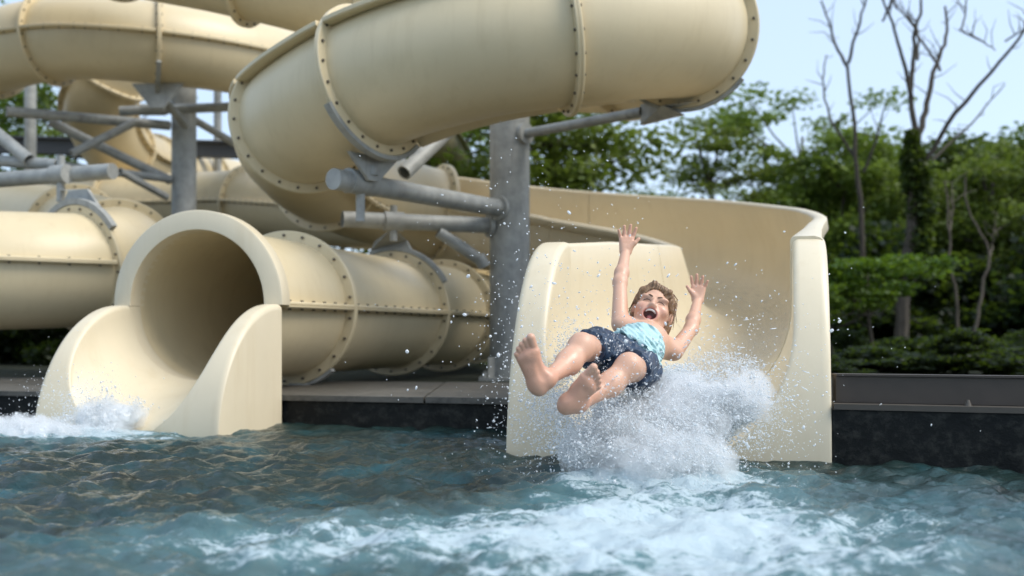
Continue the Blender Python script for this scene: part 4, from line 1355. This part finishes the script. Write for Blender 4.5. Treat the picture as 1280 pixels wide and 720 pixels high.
tv = Vol(np.minimum(pelvis, chest) - .2, np.maximum(pelvis, chest) + .2, .0033)
tv.cone(hipR * .9 + hipL * .1 + wa * .03, hipL * .9 + hipR * .1 + wa * .03, .082, .082, .03)
tv.cone(pelvis, mid, .092, .091, .03)
tv.cone(mid, chest, .090, .098, .03)
sl, gx_, gy_, gz_ = tv.grid(tv.lo, tv.lo + 9)
fold = .0042 * np.sin(gx_ * 120 + gy_ * 70 + 3 * np.sin(gz_ * 45)) + .0038 * np.sin(gz_ * 150 - gy_ * 60 + 2.5 * np.sin(gx_ * 60)) + .002 * np.sin(gx_ * 310 + gz_ * 250)
u0, u1 = pelvis * .84 + chest * .16, pelvis * .14 + chest * .86
lo_ = -((gx_ - u0[0]) * wa[0] + (gy_ - u0[1]) * wa[1] + (gz_ - u0[2]) * wa[2]) + fold * 1.4
hi_ = (gx_ - u1[0]) * wa[0] + (gy_ - u1[1]) * wa[1] + (gz_ - u1[2]) * wa[2] - fold * 2.0
tv.F = np.maximum(np.maximum(tv.F + fold, lo_), hi_).astype(np.float32)
def mat_shirt():
    t = NT('wet_aqua_shirt'); p = t.pos()
    n = t.noise(p, 30, 5, .7)
    c = t.ramp(n, [(.3, (.34, .54, .545)), (.7, (.50, .68, .675))])
    return t.surf(t.bsdf(Base_Color=c, Roughness=.45, Normal=t.bump(n, .5, .008)))
M['shirt'] = mat_shirt()
shirt = obj('rash_shirt', *tv.mesh(), M['shirt'], kid, angle=None)
shirt['label'] = 'pale aqua shirt bunched around the waist'
# ------------------------------------------------------------------ spray
def mat_spray():
    t = NT('white_spray')
    d = t.node('ShaderNodeBsdfDiffuse', {'Color': (.93, .95, .96, 1)})
    tr = t.node('ShaderNodeBsdfTranslucent', {'Color': (.93, .95, .96, 1)})
    g = t.node('ShaderNodeBsdfGlossy', {'Color': (1, 1, 1, 1), 'Roughness': .12})
    a = t.node('ShaderNodeMixShader', {0: .60, 1: d.outputs[0], 2: tr.outputs[0]})
    return t.surf(t.node('ShaderNodeMixShader', {0: .07, 1: a.outputs[0], 2: g.outputs[0]}))
M['spray'] = mat_spray()
def mat_drop():
    t = NT('water_drop')
    g = t.bsdf(Base_Color=(.92, .96, .98, 1), Roughness=.02, IOR=1.33, Transmission_Weight=.75)
    return t.surf(g)
M['drop'] = mat_drop()

OCT_V = np.array([(1, 0, 0), (-1, 0, 0), (0, 1, 0), (0, -1, 0), (0, 0, 1), (0, 0, -1)], float)
OCT_F = np.array([(0, 2, 4), (2, 1, 4), (1, 3, 4), (3, 0, 4), (2, 0, 5), (1, 2, 5), (3, 1, 5), (0, 3, 5)])
bm = bmesh.new(); bmesh.ops.create_icosphere(bm, subdivisions=1, radius=1.0)
ICO_V = np.array([v.co[:] for v in bm.verts]); ICO_F = np.array([[v.index for v in f.verts] for f in bm.faces]); bm.free()

def drops(C, r, rng, ico=False, stretch=1.6):
    """Blobs at C with radius r, each drawn out a little in a direction of its own."""
    BV_, BF_ = (ICO_V, ICO_F) if ico else (OCT_V, OCT_F)
    n = len(C)
    q_, _ = np.linalg.qr(rng.normal(size=(n, 3, 3)))
    sc = np.ones((n, 3)); sc[:, 0] = rng.uniform(1, stretch, n); sc[:, 1] = rng.uniform(.75, 1.1, n)
    L = BV_[None] * sc[:, None, :] * r[:, None, None]
    V = np.einsum('nij,njk->nik', L, q_) + C[:, None, :]
    F = (BF_[None] + (np.arange(n) * len(BV_))[:, None, None]).reshape(-1, 3)
    return V.reshape(-1, 3), F

rng = np.random.default_rng(101)
def in_ell(c, rad, n, pw=.6):
    g = rng.normal(size=(n, 3)); g /= np.linalg.norm(g, axis=1)[:, None]
    return np.asarray(c) + g * (rng.random((n, 1)) ** pw) * np.asarray(rad)
def jets(o, v, sv, tmax, n, g=9.8, so=.05):
    o, v = np.asarray(o, float), np.asarray(v, float)
    t = rng.random((n, 1)) * tmax
    vel = v + rng.normal(size=(n, 3)) * np.asarray(sv)
    return o + rng.normal(size=(n, 3)) * so + vel * t + np.array([0, 0, -.5 * g]) * t * t

def clumpy(C, sc, lo, hi):
    f = fbm(C[:, 0] * sc, C[:, 1] * sc, C[:, 2] * sc, 4)
    return C[rng.random(len(C)) < sstep(lo, hi, f)]

# the dense white heart of the splash: a ragged blended volume
def froth(ells, lo, hi, h, seed, off=0.0, tail=0.0):
    v = Vol(lo, hi, h)
    I3 = np.eye(3)
    for c, rad in ells: v.ell(c, I3, np.asarray(rad), .05)
    sl, x, y, z = v.grid(v.lo, np.asarray(hi) + 9)
    n = fbm(x * 11 + seed, y * 11, z * 11, 3) - .5
    n2 = fbm(x * 34 + seed, y * 34, z * 34, 3) - .5
    n3 = vnoise(x * 130, y * 130, z * 130) - .5
    v.F = (v.F + .15 * n + .075 * n2 + .018 * n3 + off).astype(np.float32)
    v.F[0] = v.F[-1] = 1; v.F[:, 0] = v.F[:, -1] = 1; v.F[:, :, 0] = v.F[:, :, -1] = 1
    return v.mesh()
E1 = [(P(820, 575, 3.47), (.25, .19, .11)), (P(765, 560, 3.47), (.16, .14, .08)), (P(855, 530, 3.58), (.17, .14, .115)), (P(900, 512, 3.62), (.12, .11, .07)),
             (P(845, 492, 3.74), (.14, .12, .07)), (P(800, 520, 3.62), (.16, .13, .07)), (P(935, 497, 3.62), (.07, .07, .035))]
fr1 = froth(E1[:3] + E1[4:6], (-.1, 3.1, -.08), (1.15, 4.05, .48), .007, 3, .050)
ms1 = froth(E1, (-.1, 3.1, -.08), (1.15, 4.05, .48), .010, 3, -.016)
E2 = [((-2.45, 4.97, .015), (.46, .15, .055)), ((-2.07, 5.16, .07), (.15, .13, .065)), ((-2.9, 5.06, .02), (.32, .16, .065))]
fr2 = froth(E2, (-3.4, 4.7, -.08), (-1.7, 5.45, .3), .007, 9, .024)
ms2 = froth(E2, (-3.4, 4.7, -.08), (-1.7, 5.45, .3), .010, 9, -.016)
tag(obj('splash_froth', *fr1, M['spray'], None, angle=None), 'dense white froth bursting up beneath the child', 'splash', kind='stuff')
tag(obj('splash_froth', *fr2, M['spray'], None, angle=None), 'dense white froth boiling before the round tube mouth', 'splash', kind='stuff')

def mat_mist():
    t = NT('fine_spray_mist')
    p = t.node('ShaderNodeTexCoord').outputs['Object']
    n = t.noise(t.scaled(p, (1.0, 1.0, .55)), 26, 5, .72, 1.0)
    dn = t.math('MULTIPLY', t.ramp(n, [(.34, 0.10), (.66, 1.)]), 24.0)
    v = t.node('ShaderNodeVolumePrincipled', {'Color': (.993, .996, .998, 1), 'Density': dn, 'Anisotropy': .2})
    t.l.new(v.outputs[0], t.out.inputs['Volume'])
    return t.m
M['mist'] = mat_mist()
SC.cycles.volume_bounces = 14
SC.cycles.max_bounces = 16
tag(obj('spray_mist', *ms1, M['mist'], None, angle=None), 'fine white mist round the splash beneath the child', 'mist', kind='stuff')
tag(obj('spray_mist', *ms2, M['mist'], None, angle=None), 'fine white mist round the froth before the round tube mouth', 'mist', kind='stuff')
core = np.vstack([
    in_ell(P(815, 565, 3.46), (.27, .20, .13), 30000), in_ell(P(770, 545, 3.50), (.19, .17, .13), 16000),
    in_ell(P(850, 525, 3.58), (.21, .16, .14), 26000), in_ell(P(905, 508, 3.62), (.15, .12, .085), 20000),
    in_ell(P(850, 482, 3.76), (.18, .14, .085), 18000), in_ell(P(800, 510, 3.62), (.18, .14, .09), 12000),
    in_ell(P(735, 560, 3.42), (.14, .13, .08), 7000)])
core = clumpy(core, 13.0, .34, .52)
jet = np.vstack([
    jets(P(880, 560, 3.55), (.75, .05, 1.75), (.35, .35, .30), .28, 7000), jets(P(850, 540, 3.65), (.95, .3, 1.55), (.25, .3, .25), .30, 8000),
    jets(P(780, 575, 3.42), (-.25, -.5, 1.7), (.45, .35, .40), .28, 6000), jets(P(740, 570, 3.42), (-.75, -.2, 1.5), (.40, .35, .35), .25, 3500),
    jets(P(700, 540, 3.45), (-.2, .3, 1.9), (.35, .3, .5), .30, 2500), jets(P(840, 580, 3.40), (.1, -.9, 1.3), (.6, .4, .35), .25, 7000)])
jet = clumpy(jet, 17.0, .40, .56)
slide = np.vstack([in_ell(P(716, 445, 4.30), (.09, .20, .17), 9000), in_ell(P(905, 455, 4.15), (.16, .25, .06), 5000), in_ell(P(700, 510, 3.9), (.12, .2, .13), 6000)])
slide = clumpy(slide, 16.0, .46, .60)
left = np.vstack([in_ell((-2.42, 4.96, .03), (.48, .16, .085), 16000), in_ell((-2.05, 5.16, .10), (.20, .16, .10), 7000), in_ell((-2.85, 5.05, .04), (.35, .18, .09), 7000),
                  jets((-2.1, 5.1, .05), (-.4, -.2, 1.4), (.5, .3, .4), .30, 4500)])
left = clumpy(left, 13.0, .38, .54)
fine = np.vstack([core, jet, slide, left])
fine = fine[fine[:, 2] > -.04]
r = np.exp(rng.normal(math.log(.00160), .50, len(fine))).clip(.0010, .0075)
V, F = drops(fine, r, rng)
sp = obj('water_splash', V, F, M['spray'], None, smooth=True, angle=None)
tag(sp, 'white spray thrown up under the child and before the tube mouth', 'splash', kind='stuff')

# drawn-out threads of water torn off the splash, each lying along its own flight
def threads(o, v, sv, tmin, tmax, n, so=.05, rad=.0011, gap=.55):
    o, v = np.asarray(o, float), np.asarray(v, float)
    t = tmin + rng.random((n, 1)) * (tmax - tmin)
    vel = v + rng.normal(size=(n, 3)) * np.asarray(sv)
    C = o + rng.normal(size=(n, 3)) * so + vel * t + np.array([0, 0, -4.9]) * t * t
    dd = vel + np.array([0, 0, -9.8]) * t
    dd = dd + rng.normal(size=(n, 3)) * .35
    dd /= np.linalg.norm(dd, axis=1)[:, None]
    a = rng.normal(size=(n, 3)); w1 = np.cross(dd, a); w1 /= np.linalg.norm(w1, axis=1)[:, None]; w2 = np.cross(dd, w1)
    r_ = np.exp(rng.normal(math.log(rad), .35, n)).clip(.0006, .0024)
    L_ = r_ * rng.uniform(2, 9, n)
    ok = C[:, 2] > -.02
    Q = np.stack([dd * L_[:, None], w1 * r_[:, None], w2 * r_[:, None]], 1)
    V = (np.einsum('vi,nij->nvj', ICO_V, Q) + C[:, None, :])[ok]
    F = (ICO_F[None] + (np.arange(len(V)) * len(ICO_V))[:, None, None]).reshape(-1, 3)
    return V.reshape(-1, 3), F
TV, TF, nb0 = [], [], 0
for a in ((P(860, 545, 3.55), (.85, -.1, 1.7), (.35, .35, .35), .03, .27, 700), (P(800, 560, 3.45), (0, -.6, 1.7), (.6, .35, .4), .03, .26, 600),
          (P(735, 560, 3.43), (-.8, -.2, 1.5), (.4, .35, .4), .03, .22, 260), (P(850, 500, 3.7), (.9, .2, 1.3), (.3, .3, .3), .02, .26, 500),
          (P(720, 520, 3.55), (-.5, .3, 1.6), (.4, .3, .5), .05, .28, 140), ((-2.15, 5.1, .05), (-.5, -.3, 1.4), (.5, .3, .35), .02, .24, 300)):
    V, F = threads(*a)
    TV.append(V); TF.append(F + nb0); nb0 += len(V)
tag(obj('spray_threads', np.vstack(TV), np.vstack(TF), M['spray'], None, angle=None), 'thin white threads of water torn from the splash', 'splash', kind='stuff')

# bigger single drops flying wide
big = np.vstack([
    jets(P(780, 540, 3.5), (-.3, .0, 2.6), (.8, .5, .8), .42, 380), jets(P(690, 500, 3.5), (-.5, .2, 2.9), (.55, .4, .7), .46, 190),
    jets(P(880, 540, 3.6), (.7, .1, 2.4), (.6, .4, .6), .40, 320), jets(P(660, 470, 3.7), (-.1, .1, 1.6), (.35, .3, .8), .42, 90),
    np.stack([rng.uniform(-.12, .55, 150), rng.uniform(3.3, 3.95, 150), rng.uniform(.25, 1.25, 150)], 1),
    np.stack([rng.uniform(.2, .85, 160), rng.uniform(3.45, 3.9, 160), rng.uniform(.3, .75, 160)], 1),
    in_ell((-2.2, 5.0, .18), (.6, .2, .2), 120)])
big = big[big[:, 2] > .02]
big = big[~((np.hypot(big[:, 0] - HC[0] * .93, big[:, 2] - HC[2] + .01) < .085) & (rng.random(len(big)) < .75))]   # few drops hang before the face
r = np.exp(rng.normal(math.log(.0018), .50, len(big))).clip(.0014, .0075)
V, F = drops(big, r, rng, True, 2.6)
dp = obj('flying_drops', V, F, M['spray'], None, smooth=True, angle=None)
tag(dp, 'loose water drops flying round the child and the thick column', 'drops', kind='stuff')
